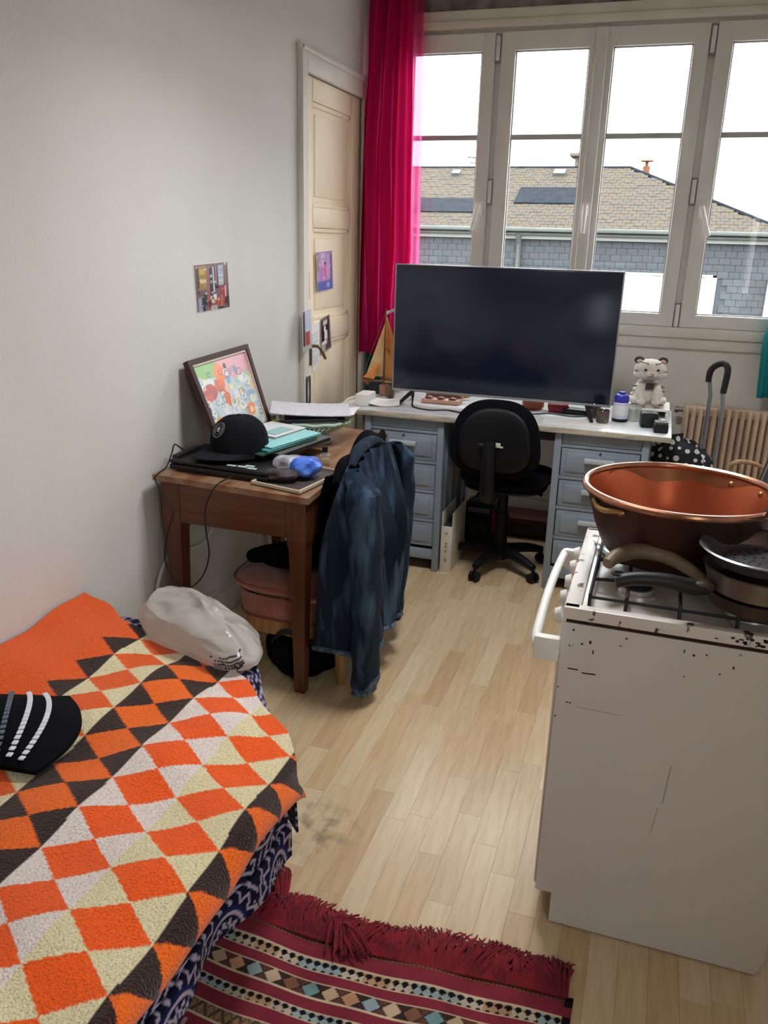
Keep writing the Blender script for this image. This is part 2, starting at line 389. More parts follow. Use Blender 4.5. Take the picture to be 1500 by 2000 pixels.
cs = MB().B(XL, XL+0.022, 3.815, 3.885, 0, 2.42, 0.004).B(XL, XL+0.022, 4.655, 4.755, 0, 2.42, 0.004).B(XL, XL+0.022, 3.885, 4.655, 2.318, 2.42, 0.004).B(XL, XL+0.03, 3.80, 4.77, 2.398, 2.425, 0.006).B(XL, XL+0.03, 3.805, 3.822, 0, 2.42, 0.003)
struct('trim_3', cs, m_casing)

# ------------------------------------------------------------------ the house opposite
K = 14.0/12.0
def ez(z): return 1.6+(z-1.6)*K
m_slw = P('wall_slate', '#5c6670', 0.6, noise=3, objrand=['#353b42', '#3a4149', '#33393f', '#3e444b', '#383f46', '#3c3e48'], stretch=(1, 1, 1))
m_slr = P('roof_slate_mossy', '#3c3834', 0.9, spec=0.15, noise=7.5, col2='#433b30', detail=10, bump=(30, 0.3), ramp=(0.44, 0.58))
m_slp = P('roof_slate_patch', '#1b1f25', 0.95, noise=9, col2='#23272d', spec=0.05)
m_cream = P('exterior_cream_paint', '#6f6c64', 0.8); m_zinc = P('zinc_gutter', '#454b49', 0.6, noise=4, col2='#4f5451')
m_exw = P('exterior_white', '#8a8a86', 0.7); m_terra = P('terracotta_pot', '#6a3a22', 0.8)
hs = thing('neighbour_house', 'slate-hung house with a mossy hipped roof seen across the street', 'house', (-1.5, 14, -3))
YH = 14.0
part('wall', MB().B(-7, 1.72, YH, YH+6, -3, ez(1.74)), m_slw, hs)
sl = MB().box((0, 0, 0), (0.155, 0.012, 0.118), 0.002, seg=1).mesh('slate'); sl.materials.append(m_slw)
zs = []; nsl = 0; rest = MB(); r5 = random.Random(5)
Lh = hs.location
for k in range(24):
    z = ez(1.655)-0.05-k*0.1
    for q in range(54):
        xx = -6.9+q*0.16+(0.08 if k % 2 else 0)
        if xx > 1.66: continue
        if -1.16 < xx < 0.80 and z < ez(1.24): continue
        p = (xx, YH-0.008-r5.random()*0.004, z)
        if -4.1 < xx < 1.5 and z > ez(1.2) and nsl < 290:
            o = bpy.data.objects.new('slate', sl); COL.objects.link(o); o.parent = hs; o.location = Vector(p)-Lh
            o.rotation_euler = (math.radians(-5), 0, 0); nsl += 1
        elif z > ez(1.2)-0.9: rest.box(p, (0.155, 0.012, 0.118), 0, (math.radians(-5), 0, 0))
o = part('slate_cladding', rest, m_slw, hs); o['kind'] = 'stuff'
# roof: front slope and hip, slates laid in courses
ZE, ZR, YR = ez(1.80), 2.895, 16.2
xe, xr = 1.62, -0.86
rf = MB()
rf.hexa([(-7, YH-.1, ZE-.12), (xe, YH-.1, ZE-.12), (xr, YR, ZR-.12), (-7, YR, ZR-.12), (-7, YH-.1, ZE-.02), (xe, YH-.1, ZE-.02), (xr, YR, ZR-.02), (-7, YR, ZR-.02)])
rf.hexa([(xe, YH-.1, ZE-.12), (xe, YH+5, ZE-.12), (xr+.02, YR+.02, ZR-.12), (xr, YR, ZR-.12), (xe, YH-.1, ZE-.02), (xe, YH+5, ZE-.02), (xr+.02, YR+.02, ZR-.02), (xr, YR, ZR-.02)])
part('roof', rf, m_slr, hs)
rs = MB(); slope = math.atan2(ZR-ZE, YR-YH+.1); nco = 22
for k in range(nco):
    t = (k+.5)/nco; yy = YH-.1+t*(YR-YH+.1); zz = ZE+t*(ZR-ZE); xm = xe+(xr-xe)*t
    for q in range(60):
        xx = -5.6+q*0.125+(0.06 if k % 2 else 0)
        if xx > xm-0.05: break
        rs.box((xx, yy, zz+r5.random()*0.006), (0.12, 0.125, 0.01), 0, (slope-0.025, (r5.random()-.5)*0.04, 0))
o = part('roof_slates', rs, m_slr, hs); o['kind'] = 'stuff'
def on_roof(x0, x1, t0, t1, h):
    m = MB()
    a = lambda x, t, d: (x, YH-.1+t*(YR-YH+.1)-d*math.sin(slope), ZE+t*(ZR-ZE)+d*math.cos(slope))
    return m.hexa([a(x0, t0, 0), a(x1, t0, 0), a(x1, t1, 0), a(x0, t1, 0), a(x0, t0, h), a(x1, t0, h), a(x1, t1, h), a(x0, t1, h)])
part('repaired_roof_patch', on_roof(-2.62, -1.62, 0.36, 0.62, 0.03), m_slp, hs, 'dark patch of newer slate')
part('repaired_roof_patch', on_roof(-4.3, -3.2, 0.2, 0.42, 0.03), m_slp, hs, 'dark patch of newer slate')
part('roof_vent', on_roof(-2.15, -1.95, 0.84, 0.92, 0.06), m_zinc, hs); part('roof_vent', on_roof(-4.0, -3.85, 0.84, 0.9, 0.06), m_zinc, hs)
part('hip_ridge', MB().cyl((xe, YH-.1, ZE), (xr, YR, ZR), 0.03, n=8).cyl((xr, YR, ZR), (-7, YR, ZR), 0.03, n=8), m_slp, hs)
part('gutter', MB().B(-7, xe+.1, YH-.28, YH-.1, ez(1.745), ez(1.80), 0.02), m_zinc, hs)
part('soffit', MB().B(-7, xe+.06, YH-.2, YH, ez(1.70), ez(1.735), 0.01), m_zinc, hs)
part('cornice', MB().B(-7, xe+.04, YH-.12, YH, ez(1.65), ez(1.70), 0.01), m_exw, hs)
part('downpipe', MB().tube([(-2.35, YH-.18, ez(1.73)), (-2.35, YH-.12, ez(1.64)), (-2.35, YH-.07, ez(1.58)), (-2.35, YH-.07, -2)], 0.045, 10), m_zinc, hs)
wf = part('window', MB().B(-1.24, 0.71, YH-.03, YH+.02, ez(1.225), ez(1.262), 0.005).B(0.64, 0.71, YH-.03, YH+.02, -0.2, ez(1.262), 0.005).B(-1.24, -1.17, YH-.03, YH+.02, -0.2, ez(1.262), 0.005), m_exw, hs)
part('roller_shutter', MB().B(-1.17, 0.64, YH-.02, YH+.01, -0.2, ez(1.228)), P('white_shutter', '#dcdcd8', 0.6), wf)
part('downpipe', MB().B(1.42, 1.52, YH-.1, YH-.02, -2, ez(1.24), 0.01), m_exw, hs)
ch = part('chimney', MB().B(-1.86, -1.62, 16.4, 16.8, 2.6, 3.12, 0.01).B(-1.95, -1.53, 16.3, 16.9, 3.10, 3.16, 0.01), P('chimney_render', '#5d544e', 0.8), hs)
part('chimney_pot', MB().cyl((-1.74, 16.6, 3.16), (-1.74, 16.6, 3.44), 0.06, 0.05, 12), m_terra, ch)
part('chimney_pot', MB().cyl((-0.64, 17.4, 2.5), (-0.64, 17.4, 3.02), 0.075, 0.065, 12).cyl((-0.64, 17.4, 3.1), (-0.64, 17.4, 3.12), 0.12, 0.12, 12).cyl((-0.64, 17.4, 3.0), (-0.64, 17.4, 3.1), 0.03, n=8), m_terra, hs)
part('ridge_antenna', MB().cyl((-3.6, 16.4, 2.8), (-3.6, 16.4, 3.12), 0.015, n=6).cyl((-3.85, 16.4, 3.1), (-3.3, 16.4, 3.07), 0.015, n=6).cyl((-3.8, 16.4, 3.0), (-3.4, 16.4, 2.98), 0.012, n=6), m_zinc, hs)

# ------------------------------------------------------------------ daybed, bedspread, blanket
def bed_far(x):                                   # far edge of the bed as seen from above (a slumped, chamfered foot end)
    return np.interp(x, [-1.70, -1.60, -1.36, -1.2, -1.03, -0.85, -0.76, -0.67], [2.05, 2.02, 1.90, 1.86, 1.83, 1.68, 1.59, 1.48])
m_matt = P('mattress_ticking', '#3a3d48', 0.9); m_bedw = P('bed_base_wood', '#3d2a1c', 0.6)
bed = thing('daybed', 'low daybed against the left wall, hidden under orange blanket and navy bedspread', 'bed', (-1.2, 0.6, 0))
poly = [(-1.685, -1.0), (-0.71, -1.0), (-0.71, 1.38), (-0.74, 1.46), (-0.98, 1.72), (-1.1, 1.80), (-1.36, 1.84), (-1.685, 2.02)]
mbx = MB().prism(poly, Matrix.Translation((0, 0, 0.25)), 0.165)
part('mattress', mbx, m_matt, bed)
part('bed_base', MB().B(-1.68, -0.98, -0.98, 1.6, 0.17, 0.248, 0.006), m_bedw, bed)
for lx, ly in ((-1.62, 1.5), (-1.03, 1.45), (-1.62, -0.9), (-1.03, -0.9)):
    part('leg', MB().cyl((lx, ly, 0), (lx, ly, 0.17), 0.025, 0.03, 12), m_bedw, bed)

# navy bedspread with pale mandala print: top, hanging side and hanging foot corner
m_cloth = P('woven_cloth_print', '#ffffff', 0.9, attr=True, bump=(300, 0.15), spec=0.15)
def mandala(U, V):
    navy, pale, lil = c3('#11122e'), c3('#aaa1b4'), c3('#1a2058')
    out = np.zeros(U.shape+(3,)); out[:] = navy
    cell = 0.21
    cu = (U/cell-np.floor(U/cell)-.5)*cell; cv = (V/cell-np.floor(V/cell)-.5)*cell
    r = np.hypot(cu, cv); a = np.arctan2(cv, cu)
    saw = np.abs(((a*14/PI) % 2)-1)
    ring = ((r > .072+.022*saw) & (r < .082+.022*saw)) | ((r > .055) & (r < .063)) | ((r > .022+.018*saw) & (r < .034+.018*saw)) | (r < .010)
    ring |= (np.abs(((r*90+a*2.2) % 2)-1) < .32) & (r > .098)
    out[ring] = pale
    out[(r > .063) & (r < .072) & ~ring] = lil
    return out
ny, nx = 420, 200
vv = np.linspace(-0.9, 1.0, ny)
xs_prof = np.concatenate([np.linspace(-1.69, -0.70, 100), np.full(60, -0.69), np.full(40, -0.68)])
zs_prof = np.concatenate([np.full(100, 0.421), np.linspace(0.415, 0.33, 60), np.linspace(0.328, 0.262, 40)])
sl_ = np.concatenate([np.linspace(-1.69, -0.70, 100), -0.70+np.linspace(0.006, 0.16, 100)])
PY = np.zeros((ny, nx)); PX = np.tile(xs_prof, (ny, 1)); PZ = np.tile(zs_prof, (ny, 1))
def spread_far(x): return bed_far(x)+0.005+0.10*np.exp(-((x+1.0)/0.10)**2)+0.07*np.exp(-((x+1.46)/0.09)**2)
yend = np.where(np.arange(nx) < 100, spread_far(xs_prof), 1.45)
tt = np.linspace(0, 1, ny)[:, None]
PY = -0.9 + tt*(yend[None, :]+0.9)
hang = np.clip((np.arange(nx)-100)/100, 0, 1)[None, :]
PX = PX + hang*(0.012*np.sin(PY*21)+0.010*np.sin(PY*9+1)) + hang*0.0
PZ = PZ - hang*0.045*np.clip((PY-1.05)/0.4, 0, 1)
Cm = mandala(np.tile(sl_, (ny, 1))*1.0, PY)
bs = cgrid('bedspread', np.stack([PX, PY, PZ], -1), Cm, m_cloth, th=0.006)
tag(bs, 'navy bedspread with pale mandala print hanging below the orange blanket', 'bedspread')
# foot-end flap of the spread, hanging from the far edge behind the plastic bag
nf = 160
fx = np.linspace(-1.69, -0.70, nf); ft = np.linspace(0, 1, 50)
FX, FT = np.meshgrid(fx, ft, indexing='ij')
FY = spread_far(FX)+0.001+0.012*FT*np.sin(FX*26)+0.015*FT; FZ = 0.421-FT*0.22
fl = cgrid('hanging_flap', np.stack([FX, FY, FZ], -1), mandala(FX, FY+FT*0.22), m_cloth, bs, th=0.005)

# orange lattice blanket
m_wool = P('wool_blanket', '#ffffff', 0.95, attr=True, noise=260, bump=(210, 0.9, 0.006), sheen=0.25, spec=0.1, detail=2, ramp=(0.48, 0.72))
m_wool.node_tree.nodes[m_wool['mix']].inputs['B'].default_value = (0.62, 0.55, 0.5, 1)
nu, nv = 280, 620
uu = np.linspace(-1.69, -0.622, nu)                # arc length across the bed; beyond -0.68 it folds over the edge
def blanket_xyz(U, T):
    over = np.clip(U+0.685, 0, 1)
    X = np.minimum(U, -0.685)+np.clip(np.sin(np.clip(over/0.05, 0, 1)*PI/2)*0.03, 0, 1)
    yf = bed_far(np.minimum(U, -0.67))+0.015+0.01*np.sin(U*31)
    Y = -0.75+T*(yf+0.75)
    Z = 0.452-np.clip(over-0.005, 0, 1)*0.80
    d = yf-Y                                       # distance to the far edge
    Z = Z-0.035*np.exp(-d/0.05)*np.clip((U+1.45)/0.3, 0, 1)
    corner = np.exp(-(((X+0.68)/0.20)**2+((Y-1.55)/0.22)**2)); Z = Z-0.03*corner
    wl = np.clip((-1.52-X)/0.16, 0, 1); Z = Z+wl*0.022*np.clip(1-(Y-1.2)*0.4, 0.3, 1)
    Z = Z+0.009*np.sin(X*7+Y*5)*np.sin(Y*6.2-1)+0.006*np.sin(X*19-Y*8)+0.004*np.sin(Y*27+X*11)
    # soft crease running across the near part
    Z = Z+0.014*np.exp(-(((X+1.05)*0.55+(Y-0.83)*0.83)/0.035)**2)*np.clip((1.25-Y)*4, 0, 1)
    Z = np.maximum(Z, np.where(over > 0, 0.0, 0.434))
    return X, Y, Z
U, T = np.meshgrid(uu, np.linspace(0, 1, nv), indexing='ij')
BX, BY, BZ = blanket_xyz(U, T)
pu = (U+1.035+0.006*np.sin(BY*5))/0.0828; pv = (BY-1.292-0.006*np.sin(U*9)+0.03*(np.clip(U+0.9, 0, 1)))/0.059
pp = (pu+pv)/2; qq = (pu-pv)/2
# lattice of diamonds: centres sit on pu+pv odd, so that tips lie on pv even
ii = np.floor(pp+0.0); jj = np.floor(qq+1.0)
kk = ii+jj
half = pu > kk
ORG, ORD, WHT, CRM, BRN = c3('#ff5f08'), c3('#fb6f0c'), c3('#f2e6df'), c3('#ece2b6'), c3('#341e17')
Bc = np.zeros(U.shape+(3,)); Bc[:] = c3('#f25f0c')
odd = (kk.astype(int) % 2) != 0
k_ = kk.astype(int)
Bc[odd & (k_ >= 1)] = ORG; Bc[odd & (k_ == -1)] = ORD; Bc[odd & (k_ == 5)] = ORD
Bc[(k_ == 0) & half] = WHT; Bc[(k_ == 0) & ~half] = BRN
Bc[(k_ == 2) & ~half] = WHT; Bc[(k_ == 2) & half] = CRM
Bc[(k_ == 4) & ~half] = CRM; Bc[(k_ == 4) & half] = BRN
Bc[(k_ == -2) & ~half] = CRM; Bc[(k_ == -2) & half] = BRN
Bc[(k_ == -4) & ~half] = BRN; Bc[(k_ == -4) & half] = CRM
Bc[(k_ >= 6)] = BRN
blk = cgrid('blanket', np.stack([BX, BY, BZ], -1), Bc, m_wool, th=0.008)
tag(blk, 'orange wool blanket with cream and brown diamond lattice spread over the daybed', 'blanket')

# striped knit cap and grey cushion on the bed
m_knit = P('navy_knit', '#06070d', 0.95, bump=(260, 0.25), spec=0.15)
m_dash = P('white_reflective_stitch', '#dfe3ea', 0.6); m_dashg = P('grey_stitch', '#5d6272', 0.7)
kc = thing('knit_cap', 'navy knit cap with rows of white dashes lying on the orange blanket', 'cap', (-1.45, 1.36, 0.47))
def cap_pt(s, t):
    bz_ = lambda a, b, c: a*(1-s)**2+2*b*s*(1-s)+c*s*s
    ox_ = bz_(-1.322, -1.150, -1.185); oy_ = bz_(1.512, 1.425, 1.225)
    ix_ = bz_(-1.60, -1.58, -1.40); iy_ = bz_(1.375, 1.24, 1.20)
    h_ = 0.472+0.05*math.sin(PI*min(1, max(0, s)))**0.6*(1-t**4)+0.012*(1-t)
    return (ix_+(ox_-ix_)*t, iy_+(oy_-iy_)*t, h_)
part('crown', MB().grid(cap_pt, 30, 24, th=0.008), m_knit, kc)
part('lining', MB().grid(lambda s, t: (lambda p: (p[0], p[1], 0.466))(cap_pt(s, t)), 28, 6, th=0.004), m_knit, kc)
for tq, mt, nm in ((0.80, m_dash, 20), (0.68, m_dash, 19), (0.555, m_dashg, 17), (0.45, m_dashg, 16)):
    dm = MB()
    for q in range(nm):
        s0 = 0.03+0.94*(q+.5)/nm; p = Vector(cap_pt(s0, tq)); d_ = Vector(cap_pt(s0+.02, tq))-p
        dm.box(p+Vector((0, 0, 0.0035)), (0.0135, 0.0125, 0.004), 0.001, (0, 0, math.atan2(d_.y, d_.x)), seg=1)
    part('stitched_stripe', dm, mt, kc, 'row of white dashes' if mt is m_dash else 'row of grey dashes')
m_cush = P('charcoal_fleece', '#2c2a30', 0.95, noise=40, col2='#37353c', sheen=0.3, bump=(120, 0.2))
cu = thing('cushion', 'rounded charcoal cushion on the blanket at the left edge of the photo', 'cushion', (-1.19, 1.02, 0.47))
mb = MB().grid(lambda s, t: (-1.215+0.145*math.cos(2*PI*s)*math.sin(PI*t)**0.7, 0.955+0.105*math.sin(2*PI*s)*math.sin(PI*t)**0.7, 0.535-0.075*math.cos(PI*t)), 40, 22, True)
part('cover', mb, m_cush, cu)
part('seam', MB().tube([(-1.215+0.146*math.cos(2*PI*k/40), 0.955+0.106*math.sin(2*PI*k/40), 0.535) for k in range(41)], 0.003, 6), m_cush, cu)

# translucent plastic carrier bag on the foot of the bed
m_bag = bpy.data.materials.new('thin_plastic'); m_bag.use_nodes = True
nt = m_bag.node_tree; bb = nt.nodes['Principled BSDF']; bb.inputs['Base Color'].default_value = C('#cfcac4'); bb.inputs['Roughness'].default_value = 0.22
bb.inputs['Subsurface Weight'].default_value = 0.0
tr = nt.nodes.new('ShaderNodeBsdfTranslucent'); tr.inputs[0].default_value = C('#e8e2dc')
tp = nt.nodes.new('ShaderNodeBsdfTransparent')
m1 = nt.nodes.new('ShaderNodeMixShader'); m1.inputs[0].default_value = 0.3
m2 = nt.nodes.new('ShaderNodeMixShader'); m2.inputs[0].default_value = 0.22
nz_ = nt.nodes.new('ShaderNodeTexVoronoi'); nz_.feature = 'SMOOTH_F1'; nz_.inputs['Scale'].default_value = 13; nz_.inputs['Randomness'].default_value = 1.0
tcb = nt.nodes.new('ShaderNodeTexCoord'); mpb = nt.nodes.new('ShaderNodeMapping'); mpb.inputs['Scale'].default_value = (0.7, 1.3, 1.8); mpb.inputs['Rotation'].default_value = (0.3, 0.5, 0.4)
nt.links.new(tcb.outputs['Object'], mpb.inputs['Vector']); nt.links.new(mpb.outputs['Vector'], nz_.inputs['Vector'])
bpb = nt.nodes.new('ShaderNodeBump'); bpb.inputs['Strength'].default_value = 1.0; bpb.inputs['Distance'].default_value = 0.03
nt.links.new(nz_.outputs['Distance'], bpb.inputs['Height']); nt.links.new(bpb.outputs['Normal'], bb.inputs['Normal']); nt.links.new(bpb.outputs['Normal'], tr.inputs['Normal'])
nt.links.new(bb.outputs[0], m1.inputs[1]); nt.links.new(tr.outputs[0], m1.inputs[2]); nt.links.new(m1.outputs[0], m2.inputs[1]); nt.links.new(tp.outputs[0], m2.inputs[2])
nt.links.new(m2.outputs[0], nt.nodes['Material Output'].inputs[0])
pb = thing('carrier_bag', 'crumpled translucent white plastic carrier bag at the foot of the bed', 'bag', (-1.24, 2.0, 0.42))
rb = random.Random(11)
ph = [rb.random()*6.28 for _ in range(12)]
def bagpt(s, t):
    a = 2*PI*s
    prof = [(0.02, 0.0), (0.6, 0.0), (0.95, 0.10), (1.0, 0.30), (0.98, 0.55), (0.86, 0.78), (0.55, 0.93), (0.22, 1.0), (0.02, 1.0)]
    f = t*(len(prof)-1); i = min(int(f), len(prof)-2); f -= i
    r = prof[i][0]*(1-f)+prof[i+1][0]*f; z = prof[i][1]*(1-f)+prof[i+1][1]*f
    cr = 0.045*math.sin(3*a+ph[0]+2*z)+0.016*math.sin(7*a+ph[1]-4*z)+0.007*math.sin(17*a+ph[2]+9*z)+0.075*(abs(math.sin(2.5*a+2.2*z+ph[5]))-0.5)*(0.3+z)*(1.1-z)+0.045*(abs(math.sin(6*a-4*z+ph[6]))-0.5)*z
    rr_ = r*(1+cr)
    ca, sa = math.cos(a), math.sin(a)
    q = lambda v: math.copysign(abs(v)**0.72, v)
    x = 0.222*rr_*q(ca); y = 0.115*rr_*q(sa)
    zz = z*(0.130+0.014*math.sin(a*2+ph[3])-0.060*max(0, x/0.225)*(z > 0.3)+0.012*max(0, -x/0.225)+0.004*math.sin(40*x+ph[4])+0.003*math.sin(70*y+30*x))
    return (-1.195+x, 1.955+y-0.30*x, 0.428+zz)
part('bag_body', MB().grid(bagpt, 72, 40, True), m_bag, pb, ang=25)
# handles / crumpled top folds
tf = MB().grid(lambda s, t: (-1.36+0.24*s, 1.985+0.015*math.sin(9*s)+0.03*t-0.06*s, 0.530+0.022*t*math.sin(PI*s)+0.006*math.sin(17*s)), 30, 6, th=0.001)
part('crumpled_top', tf, m_bag, pb, ang=25)
m_print = P('black_print', '#26262a', 0.6)
pr = MB()
rp_ = random.Random(2)
def bag_uv(s_, t_):
    p = Vector(bagpt(s_, t_)); dn = (Vector(bagpt(s_, t_+.01))-p).cross(Vector(bagpt(s_+.01, t_))-p).normalized()
    if dn.y > 0: dn = -dn
    return p+dn*0.0012, dn
for ln in range(5):
    n_ = 16-ln*2
    for q in range(n_):
        if rp_.random() < 0.12: continue
        p, dn = bag_uv(0.812+0.011*ln+0.0085*q, 0.455+0.011*q-0.030*ln)
        e = dn.to_track_quat('Z', 'Y').to_euler()
        pr.box(p, (0.0045+0.003*rp_.random(), 0.0045 if ln < 3 else 0.0075, 0.0008), 0, tuple(e))
part('printed_text', pr, m_print, pb, 'small black lines of print')
p, dn = bag_uv(0.835, 0.30)
part('printed_patch', MB().box(p, (0.035, 0.022, 0.001), 0, tuple(dn.to_track_quat('Z', 'Y').to_euler())), P('grey_print', '#83888a', 0.6), pb)

# ------------------------------------------------------------------ kilim
rug_x0, rug_x1, rug_y0, rug_y1 = -0.99, -0.005, 0.35, 1.46
RN = (520, 400)
gx, gy = np.meshgrid(np.linspace(rug_x0, rug_x1, RN[0]), np.linspace(rug_y0, rug_y1, RN[1]), indexing='ij')
def edge_y(x): return 1.462+0.028*np.sin((x+0.25)*4.2)-0.02*(x+0.5)
d = (rug_y1-gy)                                    # distance from the fringe end
gyy = gy+(edge_y(gx)-1.46)
red, red2, blk_, crm = c3('#7d2c38'), c3('#96404a'), c3('#1a1516'), c3('#c9b596')
teal, sal, brn_, olive = c3('#5f8f92'), c3('#c98a5e'), c3('#4a2a22'), c3('#54402c')
Rc = np.zeros(gx.shape+(3,)); Rc[:] = red
Rc += 0.10*(np.sin(gy*260)[..., None]*0.12+np.random.rand(*gx.shape)[..., None]*0.25)*red2
def fl_(v, n): return (np.floor(v).astype(int) % n)
def band(a, b): return (d >= a) & (d < b)
Rc[band(0, 0.005)] = c3('#6e1322')
m_ = band(0.006, 0.013); Rc[m_] = np.where((fl_(gx/0.005, 2) == 0)[..., None], olive, c3('#7a5d3e'))[m_]
def checker(a, b):
    m = band(a, b); t = (d-a)/(b-a)
    c = np.zeros(gx.shape+(3,)); c[:] = c3('#b9ac97')
    ph_ = gx/0.0105
    ck = ((np.abs((ph_ % 2)-1)*0.9+np.abs(((t*3) % 2)-1)*0.9) < 0.82)
    c[ck] = blk_
    tint = (np.sin(gx*23+a*40) > 0.35)
    c[tint & ~ck] = c3('#93a3a2'); c[(np.sin(gx*23+a*40) < -0.75) & ~ck] = c3('#ad8a68')
    c[(t < 0.12) | (t > 0.88)] = crm
    Rc[m] = c[m]
def triangles(a, b):
    m = band(a, b); t = (d-a)/(b-a)
    c = np.zeros(gx.shape+(3,)); c[:] = c3('#2b201c')
    u = gx/0.047; iu = np.floor(u).astype(int); f = u-iu
    hg = np.abs(f-.5)*1.0 > np.abs(t-.5)*0.95+0.04      # hourglass sides
    up = np.abs(f-.5)*0.95 < np.abs(t-.5)*0.9-0.03
    pal = [c3('#6f908f'), c3('#b59c80'), c3('#b98a68'), c3('#8fa0a4'), c3('#c0a58c'), c3('#7f5a44')]
    for k in range(6):
        mm = hg & ((iu+(f > .5)) % 6 == k); c[mm] = pal[k]
    c[up] = np.where(((iu % 2) == 0)[..., None], c3('#3a2c27'), c3('#5d3a33'))[up]
    c[(t < 0.09) | (t > 0.91)] = crm
    Rc[m] = c[m]
def zig(a, b):
    m = band(a, b); t = (d-a)/(b-a)
    c = np.zeros(gx.shape+(3,)); c[:] = c3('#8a6d50')
    z_ = np.abs(((gx/0.022) % 2)-1); c[np.abs(z_-t) < 0.17] = c3('#4c3a2e'); c[np.abs(1-z_-t) < 0.10] = c3('#5d4a3a')
    c[(t < 0.08) | (t > 0.92)] = crm
    Rc[m] = c[m]
checker(0.052, 0.088); triangles(0.112, 0.156); checker(0.184, 0.214); zig(0.246, 0.284); checker(0.42, 0.455); triangles(0.49, 0.535); checker(0.56, 0.60); zig(0.64, 0.68); checker(0.75, 0.79); triangles(0.83, 0.87); checker(0.93, 0.97)
m_ = band(0.30, 0.40)
lk = np.abs(((gx/0.045+np.floor(d/0.05)) % 2)-1)
Rc[m_ & (np.abs(lk-0.5) < 0.10) & (gx < -0.55)] = c3('#b98d86')
Rc[m_ & (np.abs(((d-0.30)/0.05 % 1)-.5) < 0.06) & (gx < -0.6)] = c3('#b98d86')
Rc[m_ & (np.hypot(gx+0.72, d-0.35) < 0.028)] = c3('#8ba0b4')
edge = gx > rug_x1-0.018
Rc[edge & ((fl_(d/0.026, 2) == 0))] = blk_
gz = 0.006+0.003*np.sin(gx*14)*np.sin(gy*9+1)+0.002*np.sin(gx*31+gy*17)
xcur = gx-0.012*np.clip((1.40-gy)/0.4, -1, 1)*np.clip((gx+0.6), 0, 1)
m_rug = P('kilim_wool', '#ffffff', 0.95, attr=True, bump=(420, 0.5, 0.003), spec=0.1, noise=14, ramp=(0.4, 0.8))
m_rug.node_tree.nodes[m_rug['mix']].inputs['B'].default_value = (0.72, 0.68, 0.68, 1)
rug = cgrid('kilim_rug', np.stack([xcur, gyy, gz], -1), Rc, m_rug, th=0.004)
tag(rug, 'dark red striped kilim rug with tangled fringe on the floor beside the bed', 'rug')
m_fr = P('red_wool_fringe', '#8a1226', 0.95, noise=30, col2='#650a19', sheen=0.05)
fr = MB(); rf_ = random.Random(21)
for q in range(1000):
    x0 = rug_x0+0.09+(rug_x1-0.012-rug_x0-0.09)*rf_.random(); y0 = float(edge_y(x0))
    cl = math.sin(x0*23)+0.7*math.sin(x0*51+1)
    lean = 0.55*cl*0.04+rf_.gauss(0, 0.024)+0.010
    ln = 0.078+0.026*rf_.random()+0.012*math.sin(x0*17)
    if -0.62 < x0 < -0.52: ln *= 0.9; lean += (rf_.random()-.5)*0.10
    if x0 > -0.03: lean = -abs(lean)*0.5
    z = 0.008+0.018*rf_.random()
    fr.tube([(x0, y0-0.006, 0.008), (x0+lean*0.3, y0+ln*0.35, z), (x0+lean*0.8+rf_.gauss(0, .006), y0+ln*0.75, z*0.9), (x0+lean+rf_.gauss(0, .01), y0+ln, 0.006+z*0.25)], [0.0034, 0.0036, 0.003, 0.0016], 4, 2)
for cx_, cy_, dx_, dy_ in ((-0.845, 1.53, 0.02, 0.07), (-0.735, 1.55, -0.05, 0.05), (-0.57, 1.50, 0.03, -0.09), (-0.56, 1.49, 0.07, -0.06)):
    for q in range(26):
        jx, jy = rf_.gauss(0, .012), rf_.gauss(0, .01)
        fr.tube([(cx_+jx*.6, cy_+jy*.5-.03, 0.014), (cx_+dx_*.4+jx, cy_+dy_*.4+jy, 0.03+.012*rf_.random()), (cx_+dx_+jx*1.4, cy_+dy_+jy, 0.014+.01*rf_.random())], [0.0035, 0.0035, 0.002], 4, 2)
o = part('fringe', fr, m_fr, rug, 'tangled dark red fringe'); o['kind'] = 'stuff'

# ------------------------------------------------------------------ wooden table
m_oak = P('stained_oak', '#5f3219', 0.4, noise=5, col2='#4a2512', stretch=(9, 9, 0.8), detail=8, bump=(40, 0.06))
m_oakx = P('stained_oak_apron', '#683a1e', 0.4, noise=5, col2='#502a15', stretch=(0.8, 9, 12), detail=8)
m_oaky = P('stained_oak_side', '#573017', 0.4, noise=5, col2='#432210', stretch=(9, 0.8, 12), detail=8)
m_top = P('worn_table_top', '#93775a', 0.33, noise=4, col2='#7a4a35', stretch=(4, 1.1, 4), detail=9, bump=(60, 0.08), ramp=(0.42, 0.66))
tb = thing('wooden_table', 'old stained oak side table with tapered legs standing against the left wall', 'table', (-1.37, 2.95, 0))
t8 = [(-1.655, 2.425), (-1.055, 2.43), (-1.115, 3.47), (-1.69, 3.47)]
zt = [0.786, 0.766, 0.768, 0.786]
part('table_top', MB().hexa([(x, y, z-0.022) for (x, y), z in zip(t8, zt)]+[(x, y, z) for (x, y), z in zip(t8, zt)]), m_top, tb)
lg = ((-1.605, 2.49), (-1.105, 2.475), (-1.155, 3.40), (-1.635, 3.40))
def table_leg(x, y, ztop):
    m = MB().B(x-0.037, x+0.037, y-0.037, y+0.037, 0.60, ztop, 0.003)
    def ring(s, z): return [(x-s, y-s, z), (x+s, y-s, z), (x+s, y+s, z), (x-s, y+s, z)]
    m.hexa(ring(0.031, 0.565)+ring(0.037, 0.602)); m.hexa(ring(0.019, 0.0)+ring(0.031, 0.566))
    return m
for (x, y), z in zip(lg, zt): part('leg', table_leg(x, y, z-0.023), m_oak, tb, ang=20)
